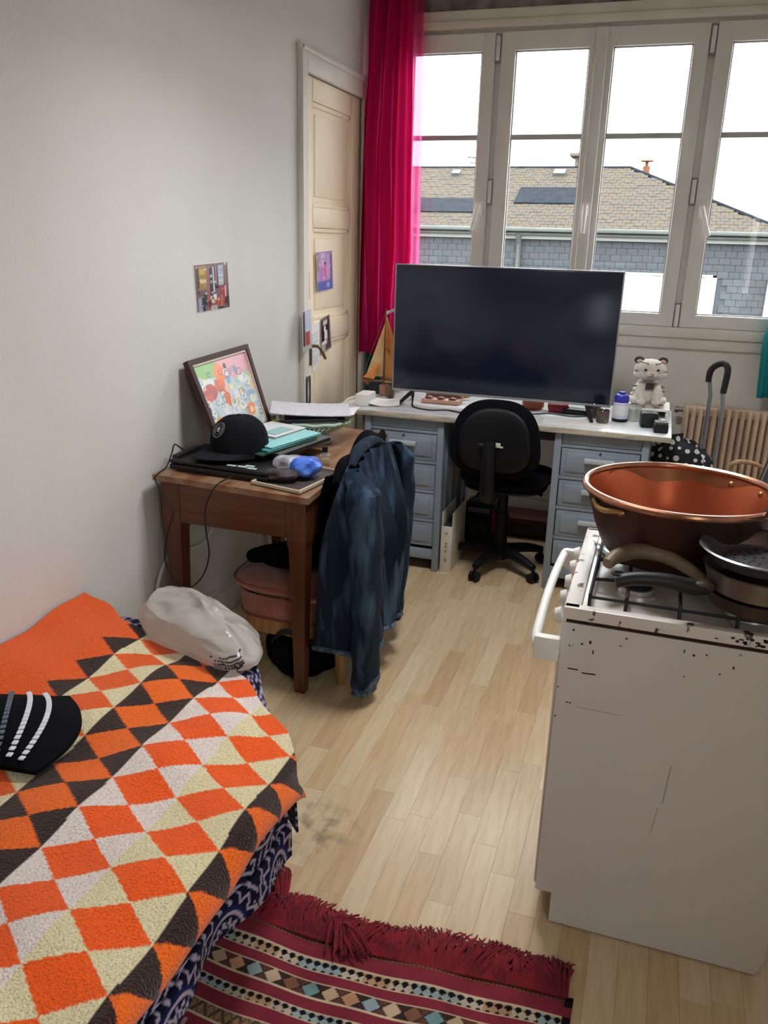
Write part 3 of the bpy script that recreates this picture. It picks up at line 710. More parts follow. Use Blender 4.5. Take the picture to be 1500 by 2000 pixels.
part('apron', MB().B(-1.57, -1.14, 2.455, 2.475, 0.605, 0.748, 0.002), m_oakx, tb); part('apron', MB().B(-1.61, -1.18, 3.40, 3.42, 0.605, 0.748, 0.002), m_oakx, tb)
def side_apron(xa, xb): return MB().hexa([(xa-.01, 2.51, .605), (xa+.01, 2.51, .605), (xb+.01, 3.37, .605), (xb-.01, 3.37, .605), (xa-.01, 2.51, .748), (xa+.01, 2.51, .748), (xb+.01, 3.37, .748), (xb-.01, 3.37, .748)])
part('apron', side_apron(-1.082, -1.132), m_oaky, tb); part('apron', side_apron(-1.625, -1.65), m_oaky, tb)
def tz(x, y): return 0.786+(-0.020)*max(0, min(1, (x+1.66)/0.6))+0.0005

# laptops
m_lap = P('laptop_black', '#0a0b0e', 0.45); m_lapg = P('laptop_grey', '#6f6e70', 0.4, 0.3)
m_stick = P('pale_sticker', '#b9cfc6', 0.5)
lp = thing('black_laptop', 'thick closed black laptop with pale stickers on the near end of the table', 'laptop', (-1.44, 2.64, 0.79), math.radians(2))
def RB(cx, cy, cz, sx, sy, sz, bev, a=0.0): return MB().box((cx, cy, cz), (sx, sy, sz), bev, (0, math.radians(1.9), a))
part('base', RB(-1.44, 2.635, 0.7945, 0.385, 0.27, 0.021, 0.005, math.radians(2)), m_lap, lp)
part('lid', RB(-1.44, 2.635, 0.814, 0.385, 0.268, 0.014, 0.005, math.radians(2)), m_lap, lp)
part('battery', MB().box((-1.618, 2.60, 0.823), (0.03, 0.16, 0.03), 0.006), m_lap, lp)
stk = MB()
for sx_, sy_ in ((-1.395, 2.53), (-1.355, 2.535), (-1.315, 2.53), (-1.335, 2.555)): stk.box((sx_, sy_, 0.8218-(sx_+1.44)*0.0332), (0.034, 0.016, 0.0012), 0, (0, math.radians(1.9), 0.05))
part('sticker', stk, m_stick, lp)
l2 = thing('grey_laptop', 'slim grey laptop lying askew under the teal folders on the table', 'laptop', (-1.37, 2.86, 0.83), math.radians(-12))
part('base', MB().box((-1.365, 2.87, 0.831), (0.25, 0.35, 0.012), 0.004, (0, math.radians(1.6), math.radians(-10))), m_lap, l2)
part('lid', MB().box((-1.365, 2.87, 0.841), (0.25, 0.35, 0.007), 0.003, (0, math.radians(1.6), math.radians(-10))), m_lapg, l2)
for nm, cx_, cy_, zc, sx_, sy_, th_, a_, col, lab in (
    ('folder', -1.395, 2.80, 0.850, 0.25, 0.33, 0.008, -14, '#1f5c47', 'dark green card folder at the bottom of the folder pile'),
    ('folder', -1.385, 2.815, 0.859, 0.245, 0.32, 0.007, -12, '#4fa6a4', 'teal card folder in the middle of the pile under the cap'),
    ('folder', -1.375, 2.83, 0.867, 0.235, 0.31, 0.007, -13, '#8fd0d2', 'pale aqua folder on top of the folder pile'),
    ('notebook', -1.40, 2.885, 0.876, 0.17, 0.21, 0.009, -10, '#cfd4d6', 'white printed booklet lying on the pale aqua folder')):
    t_ = thing(nm, lab, 'folder' if nm == 'folder' else 'book', (cx_, cy_, zc-0.004))
    mm = P(nm+'_card', col, 0.45)
    R3 = (0, math.radians(1.6), math.radians(a_))
    part('cover', MB().box((cx_, cy_, zc+th_/2-0.0008), (sx_, sy_, 0.0014), 0.0004, R3, 1), mm, t_)
    part('back_cover', MB().box((cx_, cy_, zc-th_/2+0.0008), (sx_, sy_, 0.0014), 0.0004, R3, 1), mm, t_)
    part('pages', MB().box((cx_-0.003, cy_+0.002, zc), (sx_-0.012, sy_-0.012, th_-0.003), 0, R3), P('paper_edges', '#e6e3da', 0.8), t_)
    if nm == 'notebook':
        part('printed_panel', MB().box((cx_+0.03, cy_-0.02, zc+th_/2+0.0003), (0.06, 0.12, 0.0008), 0, R3), P('booklet_print', '#8fb3b8', 0.6), t_)

# baseball cap: crown, brim, button, emblem
m_capm = P('black_cap_cotton', '#07080c', 0.9, noise=60, col2='#0c0d12', spec=0.2)
m_brim = P('cap_brim', '#17181e', 0.85, spec=0.2)
cp = thing('baseball_cap', 'black baseball cap with a round grey emblem resting on the folders', 'cap', (-1.43, 2.66, 0.845), math.radians(-28), local=True)
def crown(s, t):
    a = 2*PI*s; r = math.sin(t*PI/2)
    bulge = 1+0.05*max(0, -math.sin(a))
    x = 0.098*math.cos(a)*r**0.85*bulge; y = 0.112*math.sin(a)*r**0.85
    z = 0.125*(math.cos(t*PI/2)**0.75)*(1-0.10*math.sin(a)*r*0+0.0)
    return (x, y, z+0.006)
part('crown', MB().grid(crown, 48, 18, True), m_capm, cp)
sm = MB()
for k in range(6):
    a = PI/6+k*PI/3
    sm.tube([Vector(crown(a/(2*PI), t/10))*1.004 for t in range(1, 11)], 0.0014, 5)
part('seam', sm, m_brim, cp)
def brim(s, t):
    a = -PI+PI*s; r0 = Vector((0.097*math.cos(a), 0.110*math.sin(a), 0.008))
    ext = 0.085*max(0.0, -math.sin(a))**0.75
    return (r0.x*(1-0.02*t), r0.y-ext*t, 0.009-0.018*t*(1-0.3*abs(math.cos(a)))+0.02*t*(-math.sin(a))*0.5-0.012*(math.cos(a)*t)**2)
part('brim', MB().grid(brim, 36, 8, th=0.004), m_brim, cp)
part('button', MB().ball((0, 0, 0.131), (0.007, 0.007, 0.004), 10, 6), m_capm, cp)
# emblem ring and star on the front panel
em = MB()
def onfront(dx, dz):
    t = 0.60-dz; a = -PI/2+0.12+dx
    p = Vector(crown((a % (2*PI))/(2*PI), t)); return p*1.012+Vector((0, -0.0015, 0))
em.tube([onfront(0.26*math.cos(q*PI/12), 0.17*math.sin(q*PI/12)) for q in range(25)], 0.004, 6)
em.tube([onfront(0.17*math.cos(q*PI/12), 0.11*math.sin(q*PI/12)) for q in range(25)], 0.0022, 5)
part('emblem_ring', em, P('emblem_grey', '#4a4b50', 0.6), cp)
es = MB()
for k in range(5):
    a = PI/2+k*2*PI/5; es.tube([onfront(0, 0), onfront(0.11*math.cos(a), 0.072*math.sin(a))], [0.004, 0.0015], 5)
part('emblem_star', es, P('emblem_silver', '#9a9ba0', 0.5), cp)

# framed picture leaning on the wall
fp = thing('framed_picture', 'dark wood framed colourful still life leaning on the wall behind the cap', 'picture', (-1.60, 2.9, 0.84))
pb0, pb1, pt0, pt1 = Vector((-1.515, 2.655, 0.838)), Vector((-1.515, 3.09, 0.838)), Vector((-1.672, 2.70, 1.145)), Vector((-1.672, 3.185, 1.158))
nrm_ = (pb1-pb0).cross(pt0-pb0).normalized()
if nrm_.x < 0: nrm_ = -nrm_
def fpt(u, v, d=0.0): return pb0*(1-u)*(1-v)+pb1*u*(1-v)+pt0*(1-u)*v+pt1*u*v+nrm_*d
def slab(u0, u1, v0, v1, d0, d1):
    return [fpt(u0, v0, d0), fpt(u1, v0, d0), fpt(u1, v1, d0), fpt(u0, v1, d0), fpt(u0, v0, d1), fpt(u1, v0, d1), fpt(u1, v1, d1), fpt(u0, v1, d1)]
m_fw = P('dark_red_wood_frame', '#3a1c13', 0.65, noise=8, col2='#33170e')
for u0, u1, v0, v1 in ((0, 1, 0, .055), (0, 1, .945, 1), (0, .05, .055, .945), (.95, 1, .055, .945)):
    part('frame_rail', MB().hexa(slab(u0, u1, v0, v1, -0.008, 0.014)), m_fw, fp)
sl2 = MB()
for u0, u1, v0, v1 in ((.05, .95, .92, .945), (.05, .95, .055, .075), (.05, .062, .055, .945), (.938, .95, .055, .945)): sl2.hexa(slab(u0, u1, v0, v1, -0.006, 0.008))
part('slip', sl2, P('cream_slip', '#cdbdb0', 0.6), fp)
part('backing', MB().hexa(slab(0.03, 0.97, 0.03, 0.97, -0.012, -0.004)), P('hardboard', '#6b5136', 0.9), fp)
def blobs(u, v, base, lst):
    out = np.zeros(u.shape+(3,)); out[:] = base
    for (x, y, rx, ry, col) in lst:
        m = ((u-x)/rx)**2+((v-y)/ry)**2 < 1; out[m] = c3(col)
    return out
gu, gv = np.meshgrid(np.linspace(0, 1, 90), np.linspace(0, 1, 80), indexing='ij')
rg = random.Random(9); lst = []
lst += [(.85, .9, .5, .22, '#d59aa6'), (.2, .92, .22, .14, '#7fae5a'), (.05, .72, .14, .1, '#e0d08c')]
for k in range(44): lst.append((rg.random(), rg.random()*.78, .04+.05*rg.random(), .04+.05*rg.random(), rg.choice(['#a9bccb', '#8ea6bf', '#c3cdd6', '#7f97b5', '#cfd6cc', '#b6c4c9', '#9fb0a8'])))
for k in range(16): lst.append((.55+.42*rg.random(), .30+.40*rg.random(), .035, .04, rg.choice(['#c8c79a', '#d8cfa6', '#b7b98a', '#e2c08e'])))
lst += [(.42, .82, .10, .13, '#e07a34'), (.36, .66, .10, .09, '#d9642a'), (.16, .62, .12, .11, '#b0453a'), (.42, .5, .055, .13, '#d06a2e'), (.47, .6, .05, .05, '#d8b0a0'), (.12, .55, .07, .05, '#c25848'), (.14, .17, .10, .12, '#e39a3a'), (.20, .05, .09, .06, '#d9a777'), (.80, .24, .085, .085, '#e08a52'), (.80, .23, .04, .04, '#f0c8a4'), (.03, .43, .03, .09, '#1e2436'), (.55, .88, .03, .05, '#3a2a2a'), (.72, .80, .035, .07, '#8088a8')]
pc = blobs(gu, gv, c3('#b7c3c9'), lst)
for k in range(60):
    x, y, r = rg.random(), rg.random()*.85, .02+.03*rg.random()
    m = np.abs(np.hypot(gu-x, gv-y)-r) < .005; pc[m] = c3(rg.choice(['#50607a', '#f2efe6', '#6a6a72', '#e9e4da']))
PP = np.zeros(gu.shape+(3,))
for i in range(90):
    for j in range(80): PP[i, j] = fpt(.06+.88*gu[i, j], .07+.86*gv[i, j], 0.001)
m_art = P('printed_art', '#ffffff', 0.35, attr=True)
cgrid('painting', PP, pc, m_art, fp, root_inv(fp))

# mint openwork bowl with papers
m_mint = P('mint_ceramic', '#a9c0ab', 0.3, coat=0.4)
bw = thing('fruit_bowl', 'mint green pierced ceramic pedestal bowl holding papers on the table', 'bowl', (-1.345, 3.17, 0.775), local=True)
part('foot', MB().lathe([(0.0, 0), (0.075, 0), (0.078, 0.008), (0.065, 0.02), (0.06, 0.035), (0.075, 0.045)], n=36), m_mint, bw)
part('bowl', MB().lathe([(0.0, 0.045), (0.07, 0.043), (0.105, 0.058), (0.118, 0.068), (0.116, 0.074), (0.1, 0.066), (0.06, 0.052), (0.0, 0.05)], n=40), m_mint, bw)
rim = MB()
for k in range(44):
    a = 2*PI*k/44; b_ = a+0.07
    rim.tube([(0.116*math.cos(a), 0.116*math.sin(a), 0.069), (0.137*math.cos(b_), 0.137*math.sin(b_), 0.083), (0.152*math.cos(a), 0.152*math.sin(a), 0.095)], 0.0045, 5)
part('pierced_band', rim, m_mint, bw)
part('rim', MB().tube([(0.156*math.cos(2*PI*k/48), 0.156*math.sin(2*PI*k/48), 0.098+0.002*math.sin(12*PI*k/48*2)) for k in range(49)], 0.0075, 8), m_mint, bw)
bf = thing('black_folder', 'flat black document wallet lying in the mint bowl under the papers', 'folder', (-1.36, 3.16, 0.86))
part('cover', MB().box((-1.335, 3.14, 0.885), (0.25, 0.19, 0.004), 0.001, (0.03, -0.03, 0.45)), m_blackm, bf); part('spine', MB().box((-1.325, 3.055, 0.887), (0.24, 0.012, 0.012), 0.003, (0.03, -0.03, 0.45)), m_black, bf)
m_paper = P('white_paper', '#e4e4e2', 0.8); m_paper2 = P('white_paper_printed', '#d6d6da', 0.8, noise=55, col2='#b3b3bd', stretch=(1, 5, 1))
def sheet(name, label, c, sx, sy, rot, m, th=0.0012, curl=0.0, cat='paper'):
    R_ = Euler(rot).to_matrix(); c = Vector(c)
    mb = MB().grid(lambda s, t: tuple(c+R_ @ Vector(((s-.5)*sx, (t-.5)*sy, curl*((2*s-1)**2)+curl*.5*math.sin(5*t)))), 10, 8, th=th)
    return single(name, mb, m, label, cat, tuple(c))
sheet('paper_sheet', 'large white sheet on top of the mint bowl', (-1.365, 3.17, 0.912), 0.33, 0.23, (0.04, 0.03, 0.42), m_paper2, 0.004, 0.006)
sheet('paper_sheet', 'smaller white sheet peeking out beneath the top sheet in the bowl', (-1.29, 3.22, 0.898), 0.22, 0.17, (0.02, -0.05, 0.2), m_paper, 0.002, 0.005)
# tennis ball, cream box, jar behind
tbn = thing('tennis_ball', 'yellow green tennis ball on the table beside the cap', 'ball', (-1.535, 3.20, 0.817))
part('felt', MB().ball((-1.535, 3.20, 0.815), 0.033, 20, 14), P('tennis_felt', '#c3d02e', 0.95, bump=(200, 0.4)), tbn)
part('seam', MB().tube([(-1.535+0.0325*math.cos(a)*math.cos(.5*math.sin(2*a)), 3.20+0.0325*math.sin(a)*math.cos(.5*math.sin(2*a)), 0.815+0.0325*math.sin(.5*math.sin(2*a))) for a in [2*PI*k/40 for k in range(41)]], 0.0015, 5), m_white, tbn)
bx = thing('ornament_box', 'small cream ornamental box with silver lid behind the framed picture', 'box', (-1.585, 3.30, 0.785))
part('box_body', MB().B(-1.645, -1.535, 3.25, 3.35, 0.786, 0.842, 0.004), P('cream_card', '#bfae98', 0.7, noise=20, col2='#9c8a76'), bx)
part('lid', MB().B(-1.648, -1.532, 3.247, 3.353, 0.842, 0.862, 0.004), P('silver_card', '#b7b3ab', 0.4, noise=60, col2='#8e8a84'), bx)
part('knob', MB().ball((-1.57, 3.29, 0.871), 0.011, 10, 8).ball((-1.61, 3.31, 0.869), 0.009, 10, 8), P('silver_knob', '#d8d6d2', 0.3, 0.4), bx)
jr = thing('white_pot', 'little white lidded pot between the framed picture and tennis ball', 'pot', (-1.60, 3.21, 0.785), local=True)
part('pot_body', MB().lathe([(0, 0), (0.022, 0), (0.025, 0.01), (0.025, 0.045), (0.02, 0.05), (0, 0.05)], n=20), m_white, jr); part('lid', MB().lathe([(0.024, 0.05), (0.024, 0.06), (0, 0.064)], n=20), m_trim, jr)
# tray with blue packet, perfume bottle
ty = thing('serving_tray', 'small cream edged tray at the near right of the wooden table', 'tray', (-1.19, 2.60, 0.768))
RT = (0, math.radians(1.9), math.radians(-8))
Mt = Matrix.Translation((-1.175, 2.615, 0.7725)) @ Euler(RT).to_matrix().to_4x4()
tm = MB().box((0, 0, 0), (0.20, 0.30, 0.006), 0.002)
part('tray_base', MB().prism([(-.10, -.15), (.10, -.15), (.10, .15), (-.10, .15)], Mt @ Matrix.Translation((0, 0, -.003)), .006), P('tray_dark', '#4b4440', 0.5), ty); tm.bm.free()
for (x0, x1, y0, y1) in ((-.10, .10, -.15, -.143), (-.10, .10, .143, .15), (-.10, -.093, -.143, .143), (.093, .10, -.143, .143)):
    part('rim', MB().prism([(x0, y0), (x1, y0), (x1, y1), (x0, y1)], Mt @ Matrix.Translation((0, 0, .003)), .010), P('tray_cream', '#c9bda4', 0.5), ty)
pk = thing('biscuit_packet', 'crumpled blue and silver snack packet on the tray', 'packet', (-1.19, 2.61, 0.78))
ph2 = [random.random()*6 for _ in range(8)]
def packet(x0, L_, r1, r2, ox=0.0):
    def f(s, t):
        a = 2*PI*s
        e = math.sin(PI*min(1, max(0, t)))**0.35 if 0 < t < 1 else 0.0
        r = 1+0.10*math.sin(3*a+ph2[0]+7*t)+0.07*math.sin(5*a-9*t+ph2[1])
        y_ = (t-.5)*L_
        return (x0+r1*e*r*math.cos(a), y_, 0.006+r2*(1+e*r*math.sin(a)))
    return f
Mp = Matrix.Translation((-1.19, 2.60, 0.778)) @ Euler((0, 0, math.radians(-60))).to_matrix().to_4x4()
def pk_part(nm, fn, m, T_, lab=None):
    mb = MB().grid(fn, 30, 26, True); bmesh.ops.transform(mb.bm, matrix=T_, verts=mb.bm.verts[:]); return part(nm, mb, m, pk, lab, 28)
pk_part('blue_wrapper', packet(0, 0.12, 0.055, 0.036), P('blue_foil', '#2458c9', 0.3, noise=18, col2='#5f8be6', bump=(50, 0.5)), Matrix.Translation((-1.155, 2.635, 0.775)) @ Euler((0, 0.0, math.radians(-35))).to_matrix().to_4x4(), 'shiny blue end of the packet')
pk_part('silver_wrapper', packet(0, 0.14, 0.056, 0.034), P('silver_foil', '#b9b9c0', 0.35, noise=22, col2='#77757f', bump=(45, 0.6)), Matrix.Translation((-1.215, 2.645, 0.775)) @ Euler((0, 0, math.radians(-75))).to_matrix().to_4x4(), 'silver torn end')
pk_part('dark_contents', packet(0, 0.13, 0.04, 0.02), P('dark_biscuit', '#2b2426', 0.7, noise=40, col2='#4a4146'), Matrix.Translation((-1.215, 2.555, 0.775)) @ Euler((0, 0, math.radians(-80))).to_matrix().to_4x4(), 'dark contents spilling out')
pf = thing('perfume_bottle', 'small clear perfume bottle with black cap on the table', 'bottle', (-1.165, 2.845, 0.768), 0.3, local=True)
m_glass = glassy('clear_glass', (0.93, 0.94, 0.93, 1), 0.10, 0.02, (C('#d8d8d4'), 0.18))
part('glass', MB().box((0, 0, 0.023), (0.042, 0.024, 0.046), 0.006), m_glass, pf)
part('perfume', MB().box((0, 0, 0.015), (0.034, 0.016, 0.026), 0.003), P('pale_perfume', '#c9b483', 0.2), pf)
part('collar', MB().cyl((0, 0, 0.046), (0, 0, 0.053), 0.010, n=14), m_alu, pf); part('cap', MB().cyl((0, 0, 0.053), (0, 0, 0.074), 0.0105, n=16), m_black, pf)

# black charger cable drooping from the table
cb = MB().tube([(-1.60, 2.66, 0.815), (-1.64, 2.62, 0.83), (-1.655, 2.58, 0.86), (-1.645, 2.54, 0.835), (-1.625, 2.47, 0.805), (-1.625, 2.412, 0.792), (-1.63, 2.405, 0.77), (-1.59, 2.405, 0.70), (-1.565, 2.405, 0.66), (-1.60, 2.405, 0.56), (-1.61, 2.405, 0.46), (-1.575, 2.405, 0.40), (-1.52, 2.405, 0.376), (-1.46, 2.405, 0.43), (-1.428, 2.405, 0.52), (-1.437, 2.405, 0.62), (-1.432, 2.405, 0.70), (-1.40, 2.405, 0.765), (-1.375, 2.415, 0.792), (-1.36, 2.47, 0.80)], 0.0028, 6, 5)
single('charger_cable', cb, m_black, 'thin black charger cable looping below the near edge of the wooden table', 'cable', (-1.52, 2.41, 0.6))
wc = MB().tube([(-1.685, 2.44, 0.10), (-1.685, 2.45, 0.30), (-1.685, 2.47, 0.36), (-1.685, 2.535, 0.42), (-1.685, 2.66, 0.41), (-1.685, 2.82, 0.395), (-1.685, 2.95, 0.52)], 0.007, 6, 4)
single('white_cable', wc, m_white, 'white cable running up the wall behind the wooden table', 'cable', (-1.685, 2.6, 0.3))
wc2 = MB().tube([(-1.685, 2.56, 0.06), (-1.685, 2.56, 0.25), (-1.685, 2.58, 0.30), (-1.685, 2.66, 0.33)], 0.006, 6, 4)
single('white_cable', wc2, m_white, 'shorter white flex beside the tall cable on the wall', 'cable', (-1.685, 2.6, 0.1))
# ------------------------------------------------------------------ pink upholstered chair pushed under the table, jacket on its back
m_pink = P('faded_pink_velvet', '#a46a5c', 0.9, noise=12, col2='#8a5449', sheen=0.3, bump=(60, 0.2))
m_chw = P('chair_wood_light', '#b58a58', 0.5, noise=6, col2='#94683c', stretch=(8, 8, 1))
pcn = thing('upholstered_chair', 'wooden chair with faded pink cushioned seat pushed under the wooden table', 'chair', (-1.17, 2.74, 0))
def seat_xy(a, k=1.0):
    q = lambda v: math.copysign(abs(v)**0.62, v)
    return (-1.215+0.235*k*q(math.cos(a)), 2.725+0.205*k*q(math.sin(a)))
def cushion(z0, z1, k):
    def f(s, t):
        a = 2*PI*s; e = math.sin(PI*min(max(t, 0), 1))**0.30 if 0 < t < 1 else 0
        kk_ = k*(0.0+1.0*e) if t > .5 or t < .5 else k
        x, y = seat_xy(a, max(kk_, 0.001)); return (x, y, z0+(z1-z0)*(0.5-0.5*math.cos(PI*t)))
    return f
part('seat', MB().grid(cushion(0.325, 0.395, 1.0), 48, 18, True), m_pink, pcn)
part('seat_piping', MB().tube([(*seat_xy(2*PI*k/48, 1.005), 0.368) for k in range(49)], 0.004, 6), P('pink_piping', '#8d4e42', 0.8), pcn)
part('seat_skirt', MB().grid(lambda s, t: (*seat_xy(2*PI*s, 0.90+0.03*t), 0.235+0.09*t), 48, 4, True, 0.006), m_pink, pcn)
part('seat_piping', MB().tube([(*seat_xy(2*PI*k/48, 0.905), 0.237) for k in range(49)], 0.005, 6), P('pink_piping_dark', '#7b4238', 0.8), pcn)
part('seat_frame', MB().grid(lambda s, t: (*seat_xy(2*PI*s, 0.86), 0.17+0.065*t), 40, 3, True, 0.012), m_chw, pcn)
for lx, ly, tx in ((-1.36, 2.59, 0), (-1.36, 2.90, 0)):
    part('leg', MB().tube([(lx-0.01, ly, 0), (lx, ly, 0.12), (lx+0.01, ly, 0.24)], [0.014, 0.018, 0.022], 10, 3), m_chw, pcn)
for ly in (2.575, 2.90):
    part('leg', MB().tube([(-0.985, ly, 0), (-0.995, ly, 0.15), (-0.985, ly, 0.40), (-0.955, ly, 0.62), (-0.945, ly, 0.77)], [0.017, 0.019, 0.02, 0.018, 0.015], 10, 3), m_chw, pcn)
for zz in (0.56, 0.66, 0.755):
    xb = -0.985+(zz-0.40)*0.13
    part('back_slat', MB().tube([(xb, 2.57, zz), (xb-0.012, 2.74, zz+0.008), (xb, 2.905, zz)], 0.017, 8, 4), m_chw, pcn)

m_den = P('dark_denim', '#101f31', 0.85, noise=3.2, col2='#4a6780', detail=7, bump=(240, 0.35), sheen=0.02, stretch=(5, 5, 1.1), ramp=(0.50, 0.78), spec=0.2)
m_seam = P('denim_seam', '#1f2c40', 0.8, noise=50, col2='#5a6d80')
jk = thing('denim_jacket', 'faded blue denim jacket hung over the back of the pink chair', 'jacket', (-0.94, 2.74, 0.2))
def jacket(s, t):
    a = 2*PI*s                                   # a=0 faces +x (the room)
    top, hem = 0.885, 0.19-0.06*max(0, math.sin(a))+0.02*math.sin(3*a)
    z = top+(hem-top)*t
    ty_ = 0.275+0.045*math.sin(PI*min(t*1.1, 1))*0.9+0.015*t       # half width along y
    tx_ = 0.020+0.070*min(1, t*2.2)**0.8+0.015*t
    sh = 1-0.10*max(0, 1-t*9)
    c_, s_ = math.cos(a), math.sin(a)
    q = lambda v, e: math.copysign(abs(v)**e, v)
    y = ty_*sh*q(s_, 0.85); x = tx_*q(c_, 0.8)
    shoulder = -0.055*(abs(y)/0.30)**2*max(0, 1-t*3)               # sloping shoulders
    fold = 0.022*math.sin(y*46+1.3*math.sin(6*t)+1)*min(1, t*3)+0.008*math.sin(y*88+3*t)+0.010*math.sin(y*24-7*t)
    if c_ > 0: x += fold*min(1, abs(c_)*2)
    x += -0.045*t*(1 if c_ < 0 else 0.4)
    return (-0.945+x, 2.745+y-0.02*t, z+shoulder)
part('body', MB().grid(jacket, 120, 60, True, 0.004), m_den, jk)
hemb = MB().tube([jacket(k/80, 1.0) for k in range(81)], 0.010, 6)
part('waistband', hemb, m_seam, jk)
def sleeve(pts, rads, seed, fl=0.7):
    ctr = [Vector(p) for p in pts]
    def f(s, t):
        k = t*(len(ctr)-1); i = min(int(k), len(ctr)-2); k -= i
        c_ = ctr[i]*(1-k)+ctr[i+1]*k; r = rads[i]*(1-k)+rads[i+1]*k
        a = 2*PI*s
        w_ = 1+0.10*math.sin(2*a+seed+5*t)+0.07*math.sin(t*34+seed+2*math.sin(a))+0.05*math.sin(5*a+seed)
        return (c_.x+r*fl*math.cos(a)*w_, c_.y+r*math.sin(a)*w_, c_.z)
    return f
part('sleeve', MB().grid(sleeve([(-0.925, 2.50, 0.86), (-0.875, 2.47, 0.80), (-0.865, 2.47, 0.62), (-0.86, 2.485, 0.42), (-0.86, 2.495, 0.24), (-0.865, 2.50, 0.075)], [0.03, 0.07, 0.082, 0.078, 0.074, 0.062], 0.5), 36, 50, True, 0.003), m_den, jk)
part('cuff', MB().grid(sleeve([(-0.865, 2.50, 0.105), (-0.865, 2.50, 0.045)], [0.064, 0.060], 0.5), 36, 6, True, 0.006), m_seam, jk)
part('sleeve', MB().grid(sleeve([(-0.925, 2.99, 0.85), (-0.90, 3.03, 0.79), (-0.90, 3.05, 0.60), (-0.905, 3.03, 0.40), (-0.915, 3.00, 0.20), (-0.92, 2.99, 0.10)], [0.03, 0.055, 0.06, 0.058, 0.055, 0.05], 2.1), 36, 50, True, 0.003), m_den, jk)
part('collar', MB().tube([(-0.955, 2.575, 0.850), (-0.965, 2.65, 0.880), (-0.968, 2.74, 0.890), (-0.966, 2.83, 0.887), (-0.957, 2.91, 0.862)], [0.012, 0.022, 0.024, 0.022, 0.012], 12, 6), m_den, jk)
sw = thing('black_sweater', 'black sweater bunched between the denim jacket and the table edge', 'sweater', (-1.0, 2.74, 0.5))
m_sw = P('black_jersey', '#05060a', 0.95, spec=0.1, bump=(70, 0.4))
def swf(s, t):
    a = 2*PI*s; y = -0.24+0.50*t
    e = math.sin(PI*min(max(t, .02), .98))**0.4
    return (-0.985+0.040*e*math.cos(a)*(1+.2*math.sin(3*a+9*t)), 2.74+y, 0.79+0.075*t+0.02*math.sin(13*t)+e*0.075*math.sin(a)*(1+.15*math.sin(2*a+14*t)))
part('knit_body', MB().grid(swf, 30, 34, True), m_sw, sw)
part('hanging_front', MB().grid(lambda s, t: (-1.035-0.03*math.sin(PI*t)+0.012*math.sin(14*s), 2.53+0.40*s, 0.82-0.32*t), 30, 14, th=0.008), m_sw, sw)
bg_ = thing('black_clothes_heap', 'heap of black clothes lying on the pink chair seat', 'clothes', (-1.2, 2.72, 0.435))
def heap(s, t):
    a = 2*PI*s; r = math.sin(PI*t)**0.7 if 0 < t < 1 else 0
    n = 1+0.12*math.sin(3*a+2)+0.08*math.sin(5*a+6*t)
    return (-1.215+0.155*r*n*math.cos(a), 2.75+0.15*r*n*math.sin(a), 0.392+0.060*(1-math.cos(PI*t))*(1+0.25*math.cos(a))*(0.85+0.15*math.sin(4*a)))
part('folded_fabric', MB().grid(heap, 40, 20, True), m_sw, bg_)
part('dangling_sleeve', MB().tube([(-1.20, 2.66, 0.48), (-1.30, 2.63, 0.465), (-1.385, 2.66, 0.43), (-1.41, 2.72, 0.412)], [0.035, 0.033, 0.028, 0.016], 10, 5), m_sw, bg_)
fb = thing('black_floor_bag', 'slumped black bag on the floor under the wooden table', 'bag', (-1.17, 2.60, 0))
def fbag(s, t):
    a = 2*PI*s; r = math.sin(PI*t)**0.5 if 0 < t < 1 else 0
    n = 1+0.08*math.sin(3*a)+0.05*math.sin(7*a+4*t)
    return (-1.17+0.15*r*n*math.cos(a), 2.635+0.125*r*n*math.sin(a), 0.001+0.085*(1-math.cos(PI*t))*(1+0.15*math.sin(2*a)))
part('bag_body', MB().grid(fbag, 40, 20, True), m_sw, fb)
part('strap', MB().tube([(-1.26, 2.56, 0.13), (-1.20, 2.53, 0.20), (-1.12, 2.53, 0.19), (-1.06, 2.57, 0.12)], 0.010, 6, 6), m_black, fb)

# ------------------------------------------------------------------ blue-grey desk with two pedestals of drawers
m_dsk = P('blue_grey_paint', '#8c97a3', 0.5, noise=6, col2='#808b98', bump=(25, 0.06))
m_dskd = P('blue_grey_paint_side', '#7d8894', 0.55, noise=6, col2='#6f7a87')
m_dtop = P('white_desk_laminate', '#dcdfe0', 0.25, noise=3, col2='#cfd2d2')
m_dedge = P('worn_desk_edge', '#c3bba8', 0.4, noise=14, col2='#9c9584', stretch=(1, 4, 4))
m_hnd = P('pale_grey_handle', '#b4bac0', 0.4)
DY = 3.775
dk = thing('writing_desk', 'blue grey painted double pedestal desk under the window with white top', 'desk', (-0.7, 4.1, 0))
part('desktop', MB().B(-1.50, 0.10, 3.765, 4.42, 0.782, 0.805, 0.003), m_dtop, dk)
part('desktop_edge', MB().B(-1.50, 0.10, 3.752, 3.766, 0.780, 0.8045, 0.003), m_dedge, dk)
